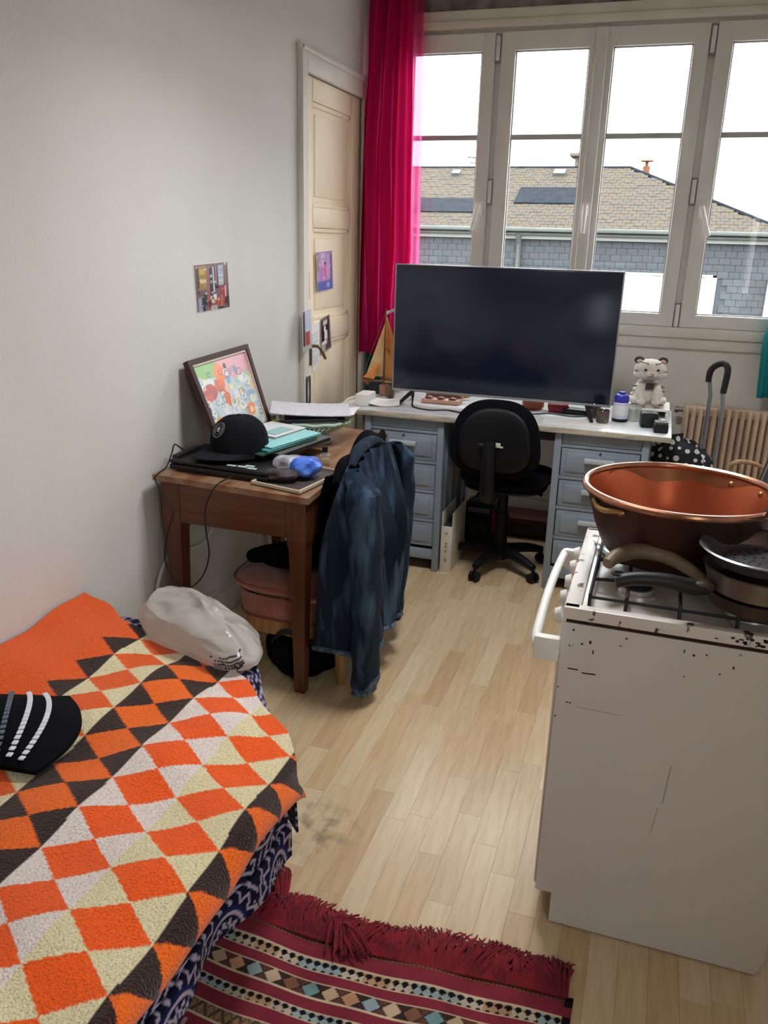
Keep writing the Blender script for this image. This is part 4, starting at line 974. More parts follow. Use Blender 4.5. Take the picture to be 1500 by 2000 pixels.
def pedestal(x0, x1):
    y0, y1 = DY, 4.40
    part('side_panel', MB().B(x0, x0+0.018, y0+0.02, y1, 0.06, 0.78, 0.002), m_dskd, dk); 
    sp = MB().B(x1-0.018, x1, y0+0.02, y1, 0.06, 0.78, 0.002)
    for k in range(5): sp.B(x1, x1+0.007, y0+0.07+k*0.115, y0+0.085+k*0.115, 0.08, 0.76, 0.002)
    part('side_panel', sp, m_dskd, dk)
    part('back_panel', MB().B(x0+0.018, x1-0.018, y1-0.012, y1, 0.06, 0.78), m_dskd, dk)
    for sx in (x0, x1-0.032): part('stile', MB().B(sx, sx+0.032, y0, y0+0.03, 0.0, 0.78, 0.003), m_dsk, dk)
    for sx in (x0, x1-0.03): part('rear_foot', MB().B(sx, sx+0.03, y1-0.05, y1-0.02, 0, 0.06), m_dskd, dk)
    zl = [0.712, 0.560, 0.412, 0.262, 0.118]
    rl = MB().B(x0+0.03, x1-0.03, y0+0.006, y0+0.03, 0.062, 0.114, 0.002)
    for z in zl[:-1]: rl.B(x0+0.03, x1-0.03, y0+0.008, y0+0.03, z-0.002, z+0.012, 0.001)
    part('rails', rl, m_dsk, dk)
    part('apron_front', MB().B(x0+0.034, x1-0.034, y0+0.008, y0+0.03, 0.727, 0.780, 0.002), m_dsk, dk)
    part('drawer_gap_shade', MB().B(x0+0.02, x1-0.02, y0+0.035, y0+0.045, 0.11, 0.775), m_blackm, dk)  # black sheet stands in for the shade between the drawer fronts
    for zt_, zb_ in zip(zl[:-1], zl[1:]):
        a, b = zb_+0.014, zt_-0.006
        dm = MB().B(x0+0.036, x1-0.036, y0+0.010, y0+0.032, a, b, 0.002)
        dr = part('drawer', dm, m_dsk, dk)
        xc, zc = (x0+x1)/2, (a+b)/2
        part('raised_panel', MB().B(x0+0.058, x1-0.058, y0+0.003, y0+0.014, a+0.022, b-0.020, 0.005), m_dsk, dr)
        hm = MB().B(xc-0.068, xc+0.068, y0-0.026, y0-0.006, zc+0.008, zc+0.032, 0.006).B(xc-0.058, xc-0.046, y0-0.012, y0+0.006, zc+0.012, zc+0.028).B(xc+0.046, xc+0.058, y0-0.012, y0+0.006, zc+0.012, zc+0.028)
        part('handle', hm, m_hnd, dr)
        if zt_ > 0.7: part('keyhole', MB().cyl((xc, y0+0.0005, b-0.012), (xc, y0+0.004, b-0.012), 0.005, n=10), m_black, dr)
pedestal(-1.335, -0.932); pedestal(-0.405, 0.015)
part('kneehole_rail', MB().B(-0.932, -0.405, 4.37, 4.40, 0.60, 0.78, 0.002), m_dskd, dk)

# television on two splayed feet
m_scr = P('dark_screen', '#121a2c', 0.2, spec=0.5)
tv = thing('television', 'large black flat screen television standing on the desk', 'television', (-0.73, 4.03, 0.805))
T0, T1, TZ0, TZ1, TY_ = -1.278, -0.188, 0.864, 1.486, 4.03
part('housing', MB().B(T0, T1, TY_+0.006, TY_+0.035, TZ0, TZ1, 0.004).B(T0+0.2, T1-0.2, TY_+0.034, TY_+0.06, TZ0+0.03, TZ0+0.36, 0.01), m_black, tv)
part('screen', MB().B(T0+0.006, T1-0.006, TY_, TY_+0.008, TZ0+0.014, TZ1-0.006, 0.001), m_scr, tv)
bz = MB().B(T0, T1, TY_-0.002, TY_+0.008, TZ0, TZ0+0.012, 0.002).B(T0, T1, TY_, TY_+0.036, TZ1-0.004, TZ1+0.0015, 0.001).B(T0-0.001, T0+0.005, TY_, TY_+0.036, TZ0, TZ1, 0.001).B(T1-0.005, T1+0.001, TY_, TY_+0.036, TZ0, TZ1, 0.001)
part('bezel', bz, P('grey_bezel', '#97969a', 0.35, 0.5), tv)
for fx_, sg in ((-1.17, -1), (-0.30, 1)):
    fm = MB().tube([(fx_, TY_+0.018, 0.866), (fx_+sg*0.022, TY_-0.05, 0.838), (fx_+sg*0.042, TY_-0.115, 0.8125)], [0.010, 0.010, 0.008], 8, 3)
    fm.tube([(fx_, TY_+0.018, 0.866), (fx_+sg*0.020, TY_+0.07, 0.838), (fx_+sg*0.035, TY_+0.13, 0.8125)], [0.010, 0.010, 0.008], 8, 3)
    part('foot', fm, m_black, tv)

# office chair
m_och = P('black_office_fabric', '#06070d', 0.95, noise=90, col2='#0a0b12', spec=0.15)
m_opl = P('black_office_plastic', '#07080d', 0.55, spec=0.3)
oc = thing('office_chair', 'black swivel office chair with rounded back tucked into the desk kneehole', 'chair', (-0.655, 3.97, 0))
ox, oy = -0.655, 3.97
def shell(cx, cy, cz, w_, h_, d_, ax, ex=0.62, bend=0.03):
    def f(s, t):
        a = 2*PI*s; q = lambda v: math.copysign(abs(v)**ex, v)
        r = math.sin(PI*t)**0.45 if 0 < t < 1 else 0
        u, v = r*q(math.cos(a)), r*q(math.sin(a)); dd = -math.cos(PI*t)
        if ax == 'y': return (cx+w_*u*(1-0.10*v), cy+d_*dd+bend*u*u*-1+0.0*v, cz+h_*v)
        return (cx+w_*u, cy+h_*v, cz+d_*dd+bend*u*u)
    return f
part('backrest', MB().grid(shell(ox-0.005, 3.70, 0.735, 0.207, 0.185, 0.026, 'y', 0.72, 0.035), 48, 20, True), m_och, oc)
part('back_shell', MB().grid(shell(ox-0.005, 3.668, 0.735, 0.165, 0.150, 0.020, 'y', 0.75, 0.03), 44, 16, True), m_opl, oc)
part('back_bar', MB().tube([(ox-0.025, 3.642, 0.735), (ox-0.025, 3.630, 0.62), (ox-0.022, 3.635, 0.50), (ox-0.02, 3.69, 0.455), (ox-0.01, 3.85, 0.445)], [0.03, 0.034, 0.036, 0.034, 0.03], 12, 4), m_opl, oc)
part('back_knob', MB().cyl((ox-0.075, 3.635, 0.715), (ox-0.045, 3.635, 0.715), 0.014, n=12), m_opl, oc)
part('label_tag', MB().box((ox+0.012, 3.637, 0.722), (0.026, 0.004, 0.022), 0.001).box((ox+0.03, 3.638, 0.714), (0.014, 0.004, 0.008), 0.001), P('pale_tag', '#c9cab9', 0.6), oc, 'small pale label')
part('seat', MB().grid(shell(ox+0.02, 3.93, 0.505, 0.225, 0.215, 0.036, 'z', 0.62, 0.012), 48, 18, True), m_och, oc)
part('seat_shell', MB().grid(shell(ox+0.02, 3.93, 0.468, 0.20, 0.19, 0.022, 'z', 0.62, 0.0), 44, 14, True), m_opl, oc)
part('lever', MB().tube([(ox+0.06, 3.93, 0.445), (ox+0.17, 3.90, 0.44), (ox+0.20, 3.89, 0.437)], [0.006, 0.006, 0.011], 8), m_opl, oc)
part('gas_column', MB().cyl((ox, oy, 0.10), (ox, oy, 0.30), 0.036, 0.034, 20).cyl((ox, oy, 0.30), (ox, oy, 0.45), 0.027, n=20).cyl((ox, oy, 0.055), (ox, oy, 0.13), 0.05, 0.042, 20), m_opl, oc)
for k in range(5):
    a = math.radians(-108+72*k); ca, sa = math.cos(a), math.sin(a)
    tip = (ox+0.245*ca, oy+0.245*sa, 0.075)
    arm = part('base_arm', MB().tube([(ox+0.03*ca, oy+0.03*sa, 0.10), (ox+0.15*ca, oy+0.15*sa, 0.095), tip], [0.030, 0.025, 0.018], 10, 3), m_opl, oc)
    cm = MB()
    for sd in (-0.014, 0.014): cm.cyl((tip[0]-sa*(sd-.008), tip[1]+ca*(sd-.008), 0.025), (tip[0]-sa*(sd+.008), tip[1]+ca*(sd+.008), 0.025), 0.025, n=18)
    cm.cyl((tip[0], tip[1], 0.03), (tip[0], tip[1], 0.08), 0.009, n=10)
    part('caster', cm, m_opl, arm)

# white lever-arch binder and red-black backpack in the kneehole
bn = thing('ring_binder', 'white ring binder standing on the floor beside the left desk pedestal', 'binder', (-0.90, 3.93, 0))
m_bin = P('binder_white', '#d9d4c8', 0.5, noise=8, col2='#cbc4b5')
part('spine', MB().B(-0.925, -0.868, 3.795, 3.80, 0.001, 0.245, 0.001), m_bin, bn)
part('cover', MB().B(-0.925, -0.922, 3.80, 4.09, 0.001, 0.315, 0.001), m_bin, bn); part('cover', MB().B(-0.871, -0.868, 3.80, 4.09, 0.001, 0.315, 0.001), m_bin, bn)
part('pages', MB().B(-0.921, -0.872, 3.806, 4.08, 0.004, 0.24, 0.001), P('binder_pages', '#2b2c30', 0.8), bn)
mk = MB()
for z in (0.208, 0.155, 0.138, 0.115, 0.07, 0.06): mk.box((-0.897, 3.794, z), (0.012, 0.002, 0.008))
part('spine_marks', mk, P('faded_print', '#8f8578', 0.7), bn)
bp_ = thing('backpack', 'red and black backpack on the floor under the desk behind the binder', 'backpack', (-0.80, 4.28, 0))
m_red = P('dark_red_nylon', '#a11d1d', 0.7, noise=20, col2='#7c1414'); m_bk = P('black_nylon', '#0c0d14', 0.75)
part('main_body', MB().box((-0.82, 4.28, 0.135), (0.17, 0.14, 0.265), 0.045, seg=4), m_bk, bp_)
part('front_pocket', MB().box((-0.82, 4.195, 0.10), (0.135, 0.05, 0.16), 0.02, seg=3), m_bk, bp_)
part('side_trim', MB().tube([(-0.905, 4.225, 0.265), (-0.912, 4.215, 0.20), (-0.905, 4.21, 0.15)], [.012, .016, .006], 8, 4), m_red, bp_, 'red trim'); part('side_trim', MB().tube([(-0.745, 4.215, 0.22), (-0.735, 4.205, 0.15), (-0.742, 4.205, 0.10), (-0.75, 4.205, 0.02)], [.007, .013, .008, .011], 8, 4), m_red, bp_, 'red trim')
part('reflective_band', MB().box((-0.82, 4.205, 0.215), (0.12, 0.012, 0.025), 0.003), P('grey_band', '#6a6878', 0.6), bp_)
part('top_handle', MB().tube([(-0.85, 4.28, 0.262), (-0.84, 4.28, 0.29), (-0.80, 4.28, 0.29), (-0.79, 4.28, 0.262)], 0.009, 8, 4), m_bk, bp_)

sb = thing('storage_box', 'low black storage box with a red brown lid on the floor under the desk', 'box', (-0.55, 4.55, 0))
part('box_body', MB().B(-0.74, -0.36, 4.46, 4.66, 0.001, 0.085, 0.004), m_black, sb); part('lid', MB().B(-0.745, -0.355, 4.455, 4.665, 0.085, 0.115, 0.005), P('red_brown_card', '#5d2c20', 0.7, noise=8, col2='#45211a'), sb)

# ------------------------------------------------------------------ things on the desk
ZD = 0.8055
def at(x, y, z=ZD): return (x, y, z)
# model sailing boat
bo = thing('model_sailboat', 'model sailing boat with orange sails on the left end of the desk', 'boat', (-1.45, 4.34, ZD))
def hull(s, t):
    u = -1+2*s; wv = 0.035*(1-u*u)**0.6; a = PI*t
    return (-1.43+0.13*u, 4.34-wv*math.cos(a), ZD+0.045-0.043*math.sin(a)*(1-u*u)**0.35+0.012*u*u)
part('hull', MB().grid(hull, 24, 12, th=0.003), P('boat_varnish', '#9c6b3c', 0.35, noise=10, col2='#7d4f28', stretch=(1, 8, 8)), bo)
part('deck', MB().prism([(-.12, 0), (-.08, -.026), (0, -.033), (.08, -.026), (.12, 0), (.08, .026), (0, .033), (-.08, .026)], Matrix.Translation((-1.43, 4.34, ZD+0.036)), 0.006), P('boat_deck', '#b58d58', 0.5), bo)
part('mast', MB().cyl((-1.425, 4.34, ZD+0.04), (-1.425, 4.34, ZD+0.44), 0.0035, 0.0025, 8), P('mast_wood', '#6d5235', 0.5), bo)
m_sail = P('orange_sail', '#e88d3f', 0.8, noise=6, col2='#f0b970'); m_sail2 = P('pale_sail', '#e9c896', 0.8, noise=8, col2='#e2b276')
def tri(A, B, Cc, bul):
    A, B, Cc = Vector(A), Vector(B), Vector(Cc)
    return lambda s, t: tuple((A*(1-s)+B*s)*(1-t)+Cc*t+Vector((0, -bul*math.sin(PI*s)*math.sin(PI*min(t, .999))*(1-t*.5), 0)))
part('jib_sail', MB().grid(tri((-1.535, 4.34, ZD+.065), (-1.428, 4.32, ZD+.075), (-1.427, 4.338, ZD+.365), 0.02), 10, 12, th=0.0015), m_sail2, bo)
part('lower_sail', MB().grid(tri((-1.545, 4.33, ZD+.062), (-1.47, 4.30, ZD+.06), (-1.43, 4.33, ZD+.17), 0.02), 8, 8, th=0.0015), m_sail, bo)
part('main_sail', MB().grid(tri((-1.42, 4.335, ZD+.065), (-1.29, 4.345, ZD+.075), (-1.423, 4.338, ZD+.41), -0.02), 10, 12, th=0.0015), m_sail, bo)
em_ = MB().tube([(-1.415+0.018*math.cos(a), 4.33, ZD+.20+0.03*math.sin(a)*math.cos(a/2)) for a in [2*PI*k/24 for k in range(25)]], 0.002, 5)
part('sail_emblem', em_, P('emblem_brown', '#a8683a', 0.7), bo)
part('pennant', MB().grid(lambda s, t: (-1.42+0.07*s, 4.34-0.01*math.sin(6*s), ZD+.425+0.03*s-0.02*t*(1-s*.3)), 10, 4, th=0.001), m_white, bo)
rg_ = MB().cyl((-1.425, 4.34, ZD+.42), (-1.555, 4.34, ZD+.058), 0.001, n=5).cyl((-1.425, 4.34, ZD+.42), (-1.30, 4.34, ZD+.058), 0.001, n=5)
part('rigging', rg_, P('cord', '#8a7a60', 0.8), bo)
# boxes and little jars at the left
def boxy(name, label, cat, x, y, sx, sy, sz, m, m2, rz=0.0, z=ZD):
    t_ = thing(name, label, cat, (x, y, z), rz, local=True)
    part('box_body', MB().box((0, 0, sz*.42), (sx, sy, sz*.84), min(.004, sz*.1)), m, t_); part('lid', MB().box((0, 0, sz*.92), (sx*1.02, sy*1.02, sz*.16), min(.003, sz*.05)), m2, t_)
    return t_
boxy('gadget_box', 'small black square box in front of the model sailboat', 'box', -1.43, 4.22, 0.075, 0.05, 0.062, m_black, m_blackm, 0.1)
pb_ = thing('white_power_block', 'white multi-socket power block at the left front of the desk', 'power strip', (-1.375, 3.90, ZD))
part('block', MB().box((-1.375, 3.895, ZD+0.03), (0.07, 0.12, 0.06), 0.006), m_white, pb_)
part('lead', MB().tube([(-1.41, 3.86, ZD+.04), (-1.44, 3.80, ZD+.03), (-1.44, 3.742, ZD-.01), (-1.44, 3.738, ZD-.08), (-1.44, 3.74, ZD-.2)], 0.008, 8, 4), P('cream_flex', '#d8d3bf', 0.5), pb_)
sheet('paper_sheet', 'crumpled white paper lying beside the power block on the desk', (-1.29, 3.93, ZD+0.012), 0.16, 0.14, (0.12, 0.05, 0.3), m_paper, 0.002, 0.012)
sheet('paper_sheet', 'flat white paper on the desk under the left television foot', (-1.08, 3.86, ZD+0.0012), 0.30, 0.10, (0, 0, -0.05), m_paper2, 0.001, 0.0)
sheet('paper_sheet', 'white paper sheets on the desk just right of the office chair', (-0.33, 3.90, ZD+0.0012), 0.30, 0.16, (0, 0, 0.06), m_paper, 0.0015, 0.0)
m_cup = P('brown_glaze', '#6e5a46', 0.3, noise=15, col2='#50402f')
def cup(label, x, y, r, hgt, m, grp=None):
    t_ = thing('small_cup', label, 'cup', (x, y, ZD), local=True)
    part('cup_body', MB().lathe([(0, 0), (r*.8, 0), (r, hgt*.15), (r, hgt), (r*.9, hgt), (r*.86, hgt*.25), (0, hgt*.2)], n=24), m, t_)
    part('rim', MB().tube([(r*.95*math.cos(2*PI*k/24), r*.95*math.sin(2*PI*k/24), hgt) for k in range(25)], r*.08, 6), m, t_)
cup('terracotta coloured small pot between the black box and the television', -1.365, 4.16, 0.026, 0.055, P('dull_terracotta', '#9b6e57', 0.6))
cup('dark patterned cup against the left edge of the television', -1.315, 4.12, 0.022, 0.07, m_cup)
cup('terracotta plant pot seen between television and office chair back', -0.57, 4.16, 0.055, 0.085, P('terracotta', '#a4563a', 0.7))
cup('brown glass candle jar at the foot of the right television leg', -0.262, 4.06, 0.032, 0.07, P('smoky_glass', '#3c322b', 0.15, spec=0.7))
cup('shorter brown candle jar nearest the blue capped bottle', -0.212, 3.945, 0.03, 0.06, P('smoky_glass_2', '#4a3c31', 0.15, spec=0.7, noise=30, col2='#85766a', ramp=(.55, .7)))
# pink carton of eggs style tray, yellow fruit
tr_ = thing('pink_tray', 'long pink tray with round hollows on the desk below the television', 'tray', (-1.03, 4.10, ZD), local=True)
tm = MB().box((0, 0, 0.012), (0.20, 0.09, 0.022), 0.006)
part('tray_body', tm, P('pink_tray_plastic', '#c69a88', 0.5, noise=12, col2='#b3846f'), tr_)
for k in range(3): part('hollow', MB().ball((-0.062+0.062*k, -0.02, 0.024), (0.022, 0.02, 0.012), 14, 8), P('tray_hollow', '#8a5f50', 0.5), tr_)
part('tray_lid', MB().box((0, 0.05, 0.035), (0.20, 0.012, 0.05), 0.004, (0.25, 0, 0)), P('pink_tray_lid', '#d9b3a2', 0.5), tr_)
fr_ = thing('banana', 'yellow banana on the desk behind the pink tray', 'fruit', (-1.0, 4.24, ZD))
part('peel', MB().tube([(-1.07, 4.25, ZD+.017), (-1.03, 4.225, ZD+.020), (-0.97, 4.22, ZD+.020), (-0.915, 4.25, ZD+.018)], [.006, .017, .017, .006], 10, 4), P('banana_yellow', '#cfc03e', 0.6, noise=20, col2='#a98f2c'), fr_)
part('stem', MB().cyl((-1.07, 4.25, ZD+.017), (-1.09, 4.26, ZD+.02), 0.005, n=8), P('banana_stem', '#5c5a28', 0.7), fr_)
cbl = MB().tube([(-1.17, 4.06, ZD+.05), (-1.15, 3.97, ZD+.02), (-1.12, 3.90, ZD+.005), (-1.03, 3.865, ZD+.004), (-0.95, 3.90, ZD+.004), (-0.86, 3.87, ZD+.004), (-0.78, 3.92, ZD+.004)], 0.0042, 6, 6)
single('television_cable', cbl, m_black, 'black cable snaking over the desk from the left television foot', 'cable', (-1.0, 3.9, ZD))
cbl = MB().tube([(-0.86, 4.06, ZD+.004), (-0.78, 4.00, ZD+.004), (-0.68, 4.05, ZD+.004), (-0.55, 4.0, ZD+.004), (-0.47, 4.05, ZD+.004), (-0.36, 4.02, ZD+.004), (-0.30, 4.06, ZD+.004)], 0.004, 6, 6)
single('desk_cable', cbl, P('grey_cable', '#4d4c50', 0.5), 'dark grey cable on the desk behind the office chair back', 'cable', (-0.6, 4.05, ZD))
rm = thing('red_pouch', 'red and black pouch lying on the desk right of the office chair', 'pouch', (-0.44, 4.1, ZD), local=True)
part('pouch_body', MB().box((0, 0.03, 0.022), (0.10, 0.09, 0.042), 0.014, (0, 0, .2), 3), P('red_cloth', '#8f2b2f', 0.8), rm); part('black_case', MB().box((0.09, 0.01, 0.014), (0.13, 0.06, 0.026), 0.006, (0, 0, -.1)), m_black, rm)
# blue-capped bottle, glass, black cubes
bt_ = thing('lotion_bottle', 'white bottle with a blue domed cap on the right of the desk', 'bottle', (-0.138, 4.03, ZD), local=True)
part('bottle_body', MB().lathe([(0, 0), (0.033, 0), (0.036, 0.004), (0.036, 0.085), (0.033, 0.092), (0, 0.094)], n=28), P('lilac_plastic', '#c3c6d4', 0.3), bt_)
part('base_ring', MB().lathe([(0.034, 0), (0.0375, 0.002), (0.0375, 0.014), (0.034, 0.016)], n=28), m_black, bt_)
part('cap', MB().lathe([(0.034, 0.092), (0.0345, 0.115), (0.028, 0.126), (0.016, 0.131), (0.016, 0.14), (0, 0.142)], n=28), P('cobalt_plastic', '#2a2f9e', 0.3), bt_)
part('label', MB().lathe([(0.0362, 0.03), (0.0366, 0.032), (0.0366, 0.075), (0.0362, 0.077)], n=28), P('bottle_label', '#dfe0e8', 0.5), bt_)
gl = thing('drinking_glass', 'clear drinking glass beside the blue capped bottle', 'glass', (-0.075, 4.06, ZD), local=True)
part('tumbler', MB().lathe([(0, 0), (0.028, 0), (0.033, 0.07), (0.031, 0.07), (0.026, 0.006), (0, 0.006)], n=28), m_glass, gl)
part('rim', MB().tube([(0.032*math.cos(2*PI*k/28), 0.032*math.sin(2*PI*k/28), 0.07) for k in range(29)], 0.0015, 5), m_glass, gl)
def cube(label, x, y, s, hgt, rz, white):
    t_ = thing('speaker_cube', label, 'box', (x, y, ZD), rz, local=True)
    part('cube_body', MB().box((0, 0, hgt/2), (s, s, hgt), 0.005), m_black, t_)
    if white: part('top_panel', MB().box((0, 0, hgt+0.004), (s*.92, s*.92, 0.012), 0.003), P('grey_top', '#4b4c4e', 0.5), t_); part('white_clip', MB().box((s*.1, 0, hgt+0.014), (0.02, 0.012, 0.01), 0.003), m_white, t_)
    else: part('top_panel', MB().box((0, 0, hgt+0.001), (s*.9, s*.9, 0.004), 0.001), P('black_top', '#2a2b2e', 0.4), t_)
cube('taller black cube at the front right of the desk', -0.005, 3.955, 0.075, 0.066, 0.15, False)
cube('black cube with a grey top at the right end of the desk', 0.050, 3.855, 0.062, 0.040, 0.1, True)
# white raised stand with the plush tiger
ws = thing('desk_riser', 'low white riser shelf at the right end of the desk', 'shelf', (-0.03, 4.30, ZD))
part('shelf_board', MB().B(-0.15, 0.085, 4.18, 4.40, ZD+.032, ZD+.044, 0.003), m_white, ws)
for sx in (-0.145, 0.068): part('side_panel', MB().B(sx, sx+0.012, 4.19, 4.40, ZD, ZD+.032, 0.002), m_white, ws)
part('back_panel', MB().B(-0.133, 0.068, 4.385, 4.397, ZD, ZD+.032), m_trim, ws)
bk = thing('pink_book', 'pale pink book lying on the white riser under the plush tiger', 'book', (-0.03, 4.28, ZD+.044))
part('cover', MB().B(-0.10, 0.055, 4.195, 4.37, ZD+.0445, ZD+.0465, 0.001).B(-0.10, 0.055, 4.195, 4.37, ZD+.0555, ZD+.0575, 0.001), P('pink_cover', '#cbb2aa', 0.6), bk); part('pages', MB().B(-0.097, 0.05, 4.20, 4.365, ZD+.0465, ZD+.0555), P('book_pages', '#d9d2c6', 0.8), bk)
m_fur = P('white_plush', '#d9d4ca', 0.95, sheen=0.6, bump=(170, 0.8), noise=30, col2='#c5bcae'); m_furd = P('dark_plush', '#38302e', 0.95, sheen=0.3, bump=(170, 0.6)); m_fpk = P('pink_plush', '#c9a79c', 0.9)
tg = thing('plush_tiger', 'white plush tiger cub sitting on the riser at the right of the desk', 'plush toy', (-0.03, 4.27, ZD+.0575), math.radians(8), local=True); tg.scale = (1.16, 1.16, 0.92)
body = MB()
# one continuous body: lathe-like trunk blended with rounded haunches and forelegs
def trunk(s, t):
    a = 2*PI*s; z = 0.0+0.135*t
    r = 0.066*(1-0.42*t**1.6)*math.sin(PI*min(1, (t*.93+.07)))**0.25
    sp = 1+0.22*math.exp(-((t-.12)/.18)**2)*abs(math.cos(a))**2
    return (r*sp*1.05*math.cos(a), r*0.9*math.sin(a)+0.012*t, z)
body.grid(trunk, 36, 18, True)
for sx in (-1, 1):
    body.ball((sx*0.052, -0.030, 0.022), (0.027, 0.048, 0.023), 16, 10)
    body.tube([(sx*0.030, -0.012, 0.10), (sx*0.036, -0.048, 0.062), (sx*0.030, -0.066, 0.02)], [0.018, 0.019, 0.017], 12, 4)
    body.ball((sx*0.030, -0.072, 0.016), (0.019, 0.022, 0.015), 14, 8)
part('body', body, m_fur, tg)
hz_, hy = 0.178, -0.012
hd_ = MB().ball((0, hy, hz_), (0.066, 0.056, 0.056), 28, 18)
for sx in (-1, 1): hd_.ball((sx*0.034, hy-0.012, hz_-0.022), (0.034, 0.036, 0.028), 18, 12)
hd_.ball((0, hy-0.048, hz_-0.020), (0.028, 0.022, 0.020), 18, 12)
hdo = part('head', hd_, m_fur, tg)
for sx in (-1, 1):
    part('ear', MB().ball((sx*0.048, hy+0.004, hz_+0.048), (0.021, 0.010, 0.020), 16, 10), m_furd, tg, 'dark rounded ear')
    part('inner_ear', MB().ball((sx*0.047, hy-0.005, hz_+0.042), (0.013, 0.006, 0.012), 12, 8), m_fpk, hdo)
    part('eye', MB().ball((sx*0.025, hy-0.052, hz_+0.006), (0.0065, 0.005, 0.0065), 12, 8), m_black, hdo)
    st_ = MB()
    for q in range(3): st_.tube([(sx*(0.014+0.012*q), hy-0.046+0.004*q, hz_+0.034+0.004*q), (sx*(0.022+0.013*q), hy-0.040+0.006*q, hz_+0.040+0.002*q)], [0.003, 0.0015], 6)
    for q in range(3): st_.tube([(sx*(0.064-0.002*q), hy-0.020, hz_-0.004-0.012*q), (sx*(0.052), hy-0.038, hz_-0.006-0.011*q)], [0.003, 0.0015], 6)
    part('stripes', st_, m_furd, hdo)
    fs = MB()
    for q in range(3): fs.tube([(sx*(0.070-.004*q), -0.01-0.01*q, 0.04+0.025*q), (sx*(0.060-.006*q), -0.035, 0.045+0.025*q)], [0.004, 0.002], 6)
    part('stripes', fs, m_furd, tg)
part('nose', MB().ball((0, hy-0.068, hz_-0.010), (0.010, 0.006, 0.007), 12, 8), m_fpk, hdo)
part('mouth', MB().tube([(-0.012, hy-0.064, hz_-0.030), (0, hy-0.069, hz_-0.024), (0.012, hy-0.064, hz_-0.030)], 0.0018, 6, 4).tube([(0, hy-0.070, hz_-0.014), (0, hy-0.069, hz_-0.024)], 0.0015, 5), m_furd, hdo)
part('tail', MB().tube([(-0.06, 0.02, 0.015), (-0.095, 0.0, 0.018), (-0.105, -0.03, 0.03), (-0.10, -0.045, 0.05)], [0.014, 0.013, 0.012, 0.010], 10, 4), m_fur, tg)
part('dark_bib', MB().box((0.0, -0.052, 0.098), (0.034, 0.012, 0.036), 0.004, (0.35, 0, 0)), m_furd, tg, 'small dark square tag at the chest')
pd = thing('pink_figurine', 'tiny pink and white figurine at the right edge of the television', 'figurine', (-0.165, 4.16, ZD), local=True)
part('figurine_body', MB().lathe([(0, 0), (0.016, 0), (0.018, 0.03), (0.011, 0.055), (0.006, 0.065), (0, 0.066)], n=18), P('figurine_pink', '#d6a9a0', 0.5), pd); part('figurine_head', MB().ball((0, 0, 0.078), 0.014, 14, 10), P('figurine_white', '#e2dcd6', 0.5), pd)
# ------------------------------------------------------------------ radiator, shopping trolley, basket, black board
m_rad = P('radiator_beige', '#d6bfa8', 0.5, noise=8, col2='#ccb39a')
ra = thing('radiator', 'beige ribbed radiator under the window at the right', 'radiator', (0.45, 4.72, 0.1))
r0 = 0.165
rib = MB().box((0, 0, 0.45), (0.022, 0.10, 0.68), 0.009, seg=3).box((0, 0, 0.45), (0.0345, 0.03, 0.64), 0.006).mesh('rib'); rib.materials.append(m_rad)
for k in range(17):
    o = bpy.data.objects.new('rib', rib); COL.objects.link(o); o.parent = ra; o.location = Vector((r0+0.02+k*0.035, 4.715, 0))-ra.location
part('header_tube', MB().B(r0, r0+0.60, 4.69, 4.74, 0.735, 0.79, 0.012), m_rad, ra); part('header_tube', MB().B(r0, r0+0.60, 4.69, 4.74, 0.11, 0.16, 0.012), m_rad, ra)
part('valve', MB().cyl((r0-0.035, 4.715, 0.762), (r0+0.01, 4.715, 0.762), 0.012, n=12).cyl((r0-0.045, 4.715, 0.762), (r0-0.025, 4.715, 0.762), 0.018, n=12), P('valve_metal', '#8f8a80', 0.4, 0.7), ra)
part('bracket_foot', MB().B(r0+0.1, r0+0.13, 4.70, 4.73, 0, 0.12, 0.003), m_rad, ra); part('bracket_foot', MB().B(r0+0.46, r0+0.49, 4.70, 4.73, 0, 0.12, 0.003), m_rad, ra)

sht = thing('shopping_trolley', 'shopping trolley with polka dot bag and tall steel handle beside the desk', 'trolley', (0.18, 4.3, 0))
m_dot = bpy.data.materials.new('polka_dot_cloth'); m_dot.use_nodes = True
nt = m_dot.node_tree; bb = nt.nodes['Principled BSDF']; bb.inputs['Roughness'].default_value = 0.85
tc = nt.nodes.new('ShaderNodeTexCoord'); vo = nt.nodes.new('ShaderNodeTexVoronoi'); vo.inputs['Scale'].default_value = 25; vo.inputs['Randomness'].default_value = 0.55
mr = nt.nodes.new('ShaderNodeMath'); mr.operation = 'LESS_THAN'; mr.inputs[1].default_value = 0.36
mxx = nt.nodes.new('ShaderNodeMix'); mxx.data_type = 'RGBA'; mxx.inputs['A'].default_value = C('#10121a'); mxx.inputs['B'].default_value = C('#cfd0d2')
nt.links.new(tc.outputs['Object'], vo.inputs['Vector']); nt.links.new(vo.outputs['Distance'], mr.inputs[0]); nt.links.new(mr.outputs[0], mxx.inputs['Factor']); nt.links.new(mxx.outputs['Result'], bb.inputs['Base Color'])
def tbag(s, t):
    a = 2*PI*s; q = lambda v: math.copysign(abs(v)**0.55, v)
    k = 1.0 if t < .8 else math.cos((t-.8)/.2*PI/2)**0.5
    w_ = 1+0.04*math.sin(4*a+9*t)
    return (0.17+0.155*q(math.cos(a))*max(k, .02)*w_, 4.30+0.105*q(math.sin(a))*max(k, .02)*w_, 0.12+0.60*t-0.05*max(0, math.cos(a))*t-0.03*(t > .7)*abs(math.sin(3*a)))
part('cloth_bag', MB().grid(tbag, 48, 26, True), m_dot, sht)
m_stl = P('grey_steel_tube', '#8f939a', 0.35, 0.6)
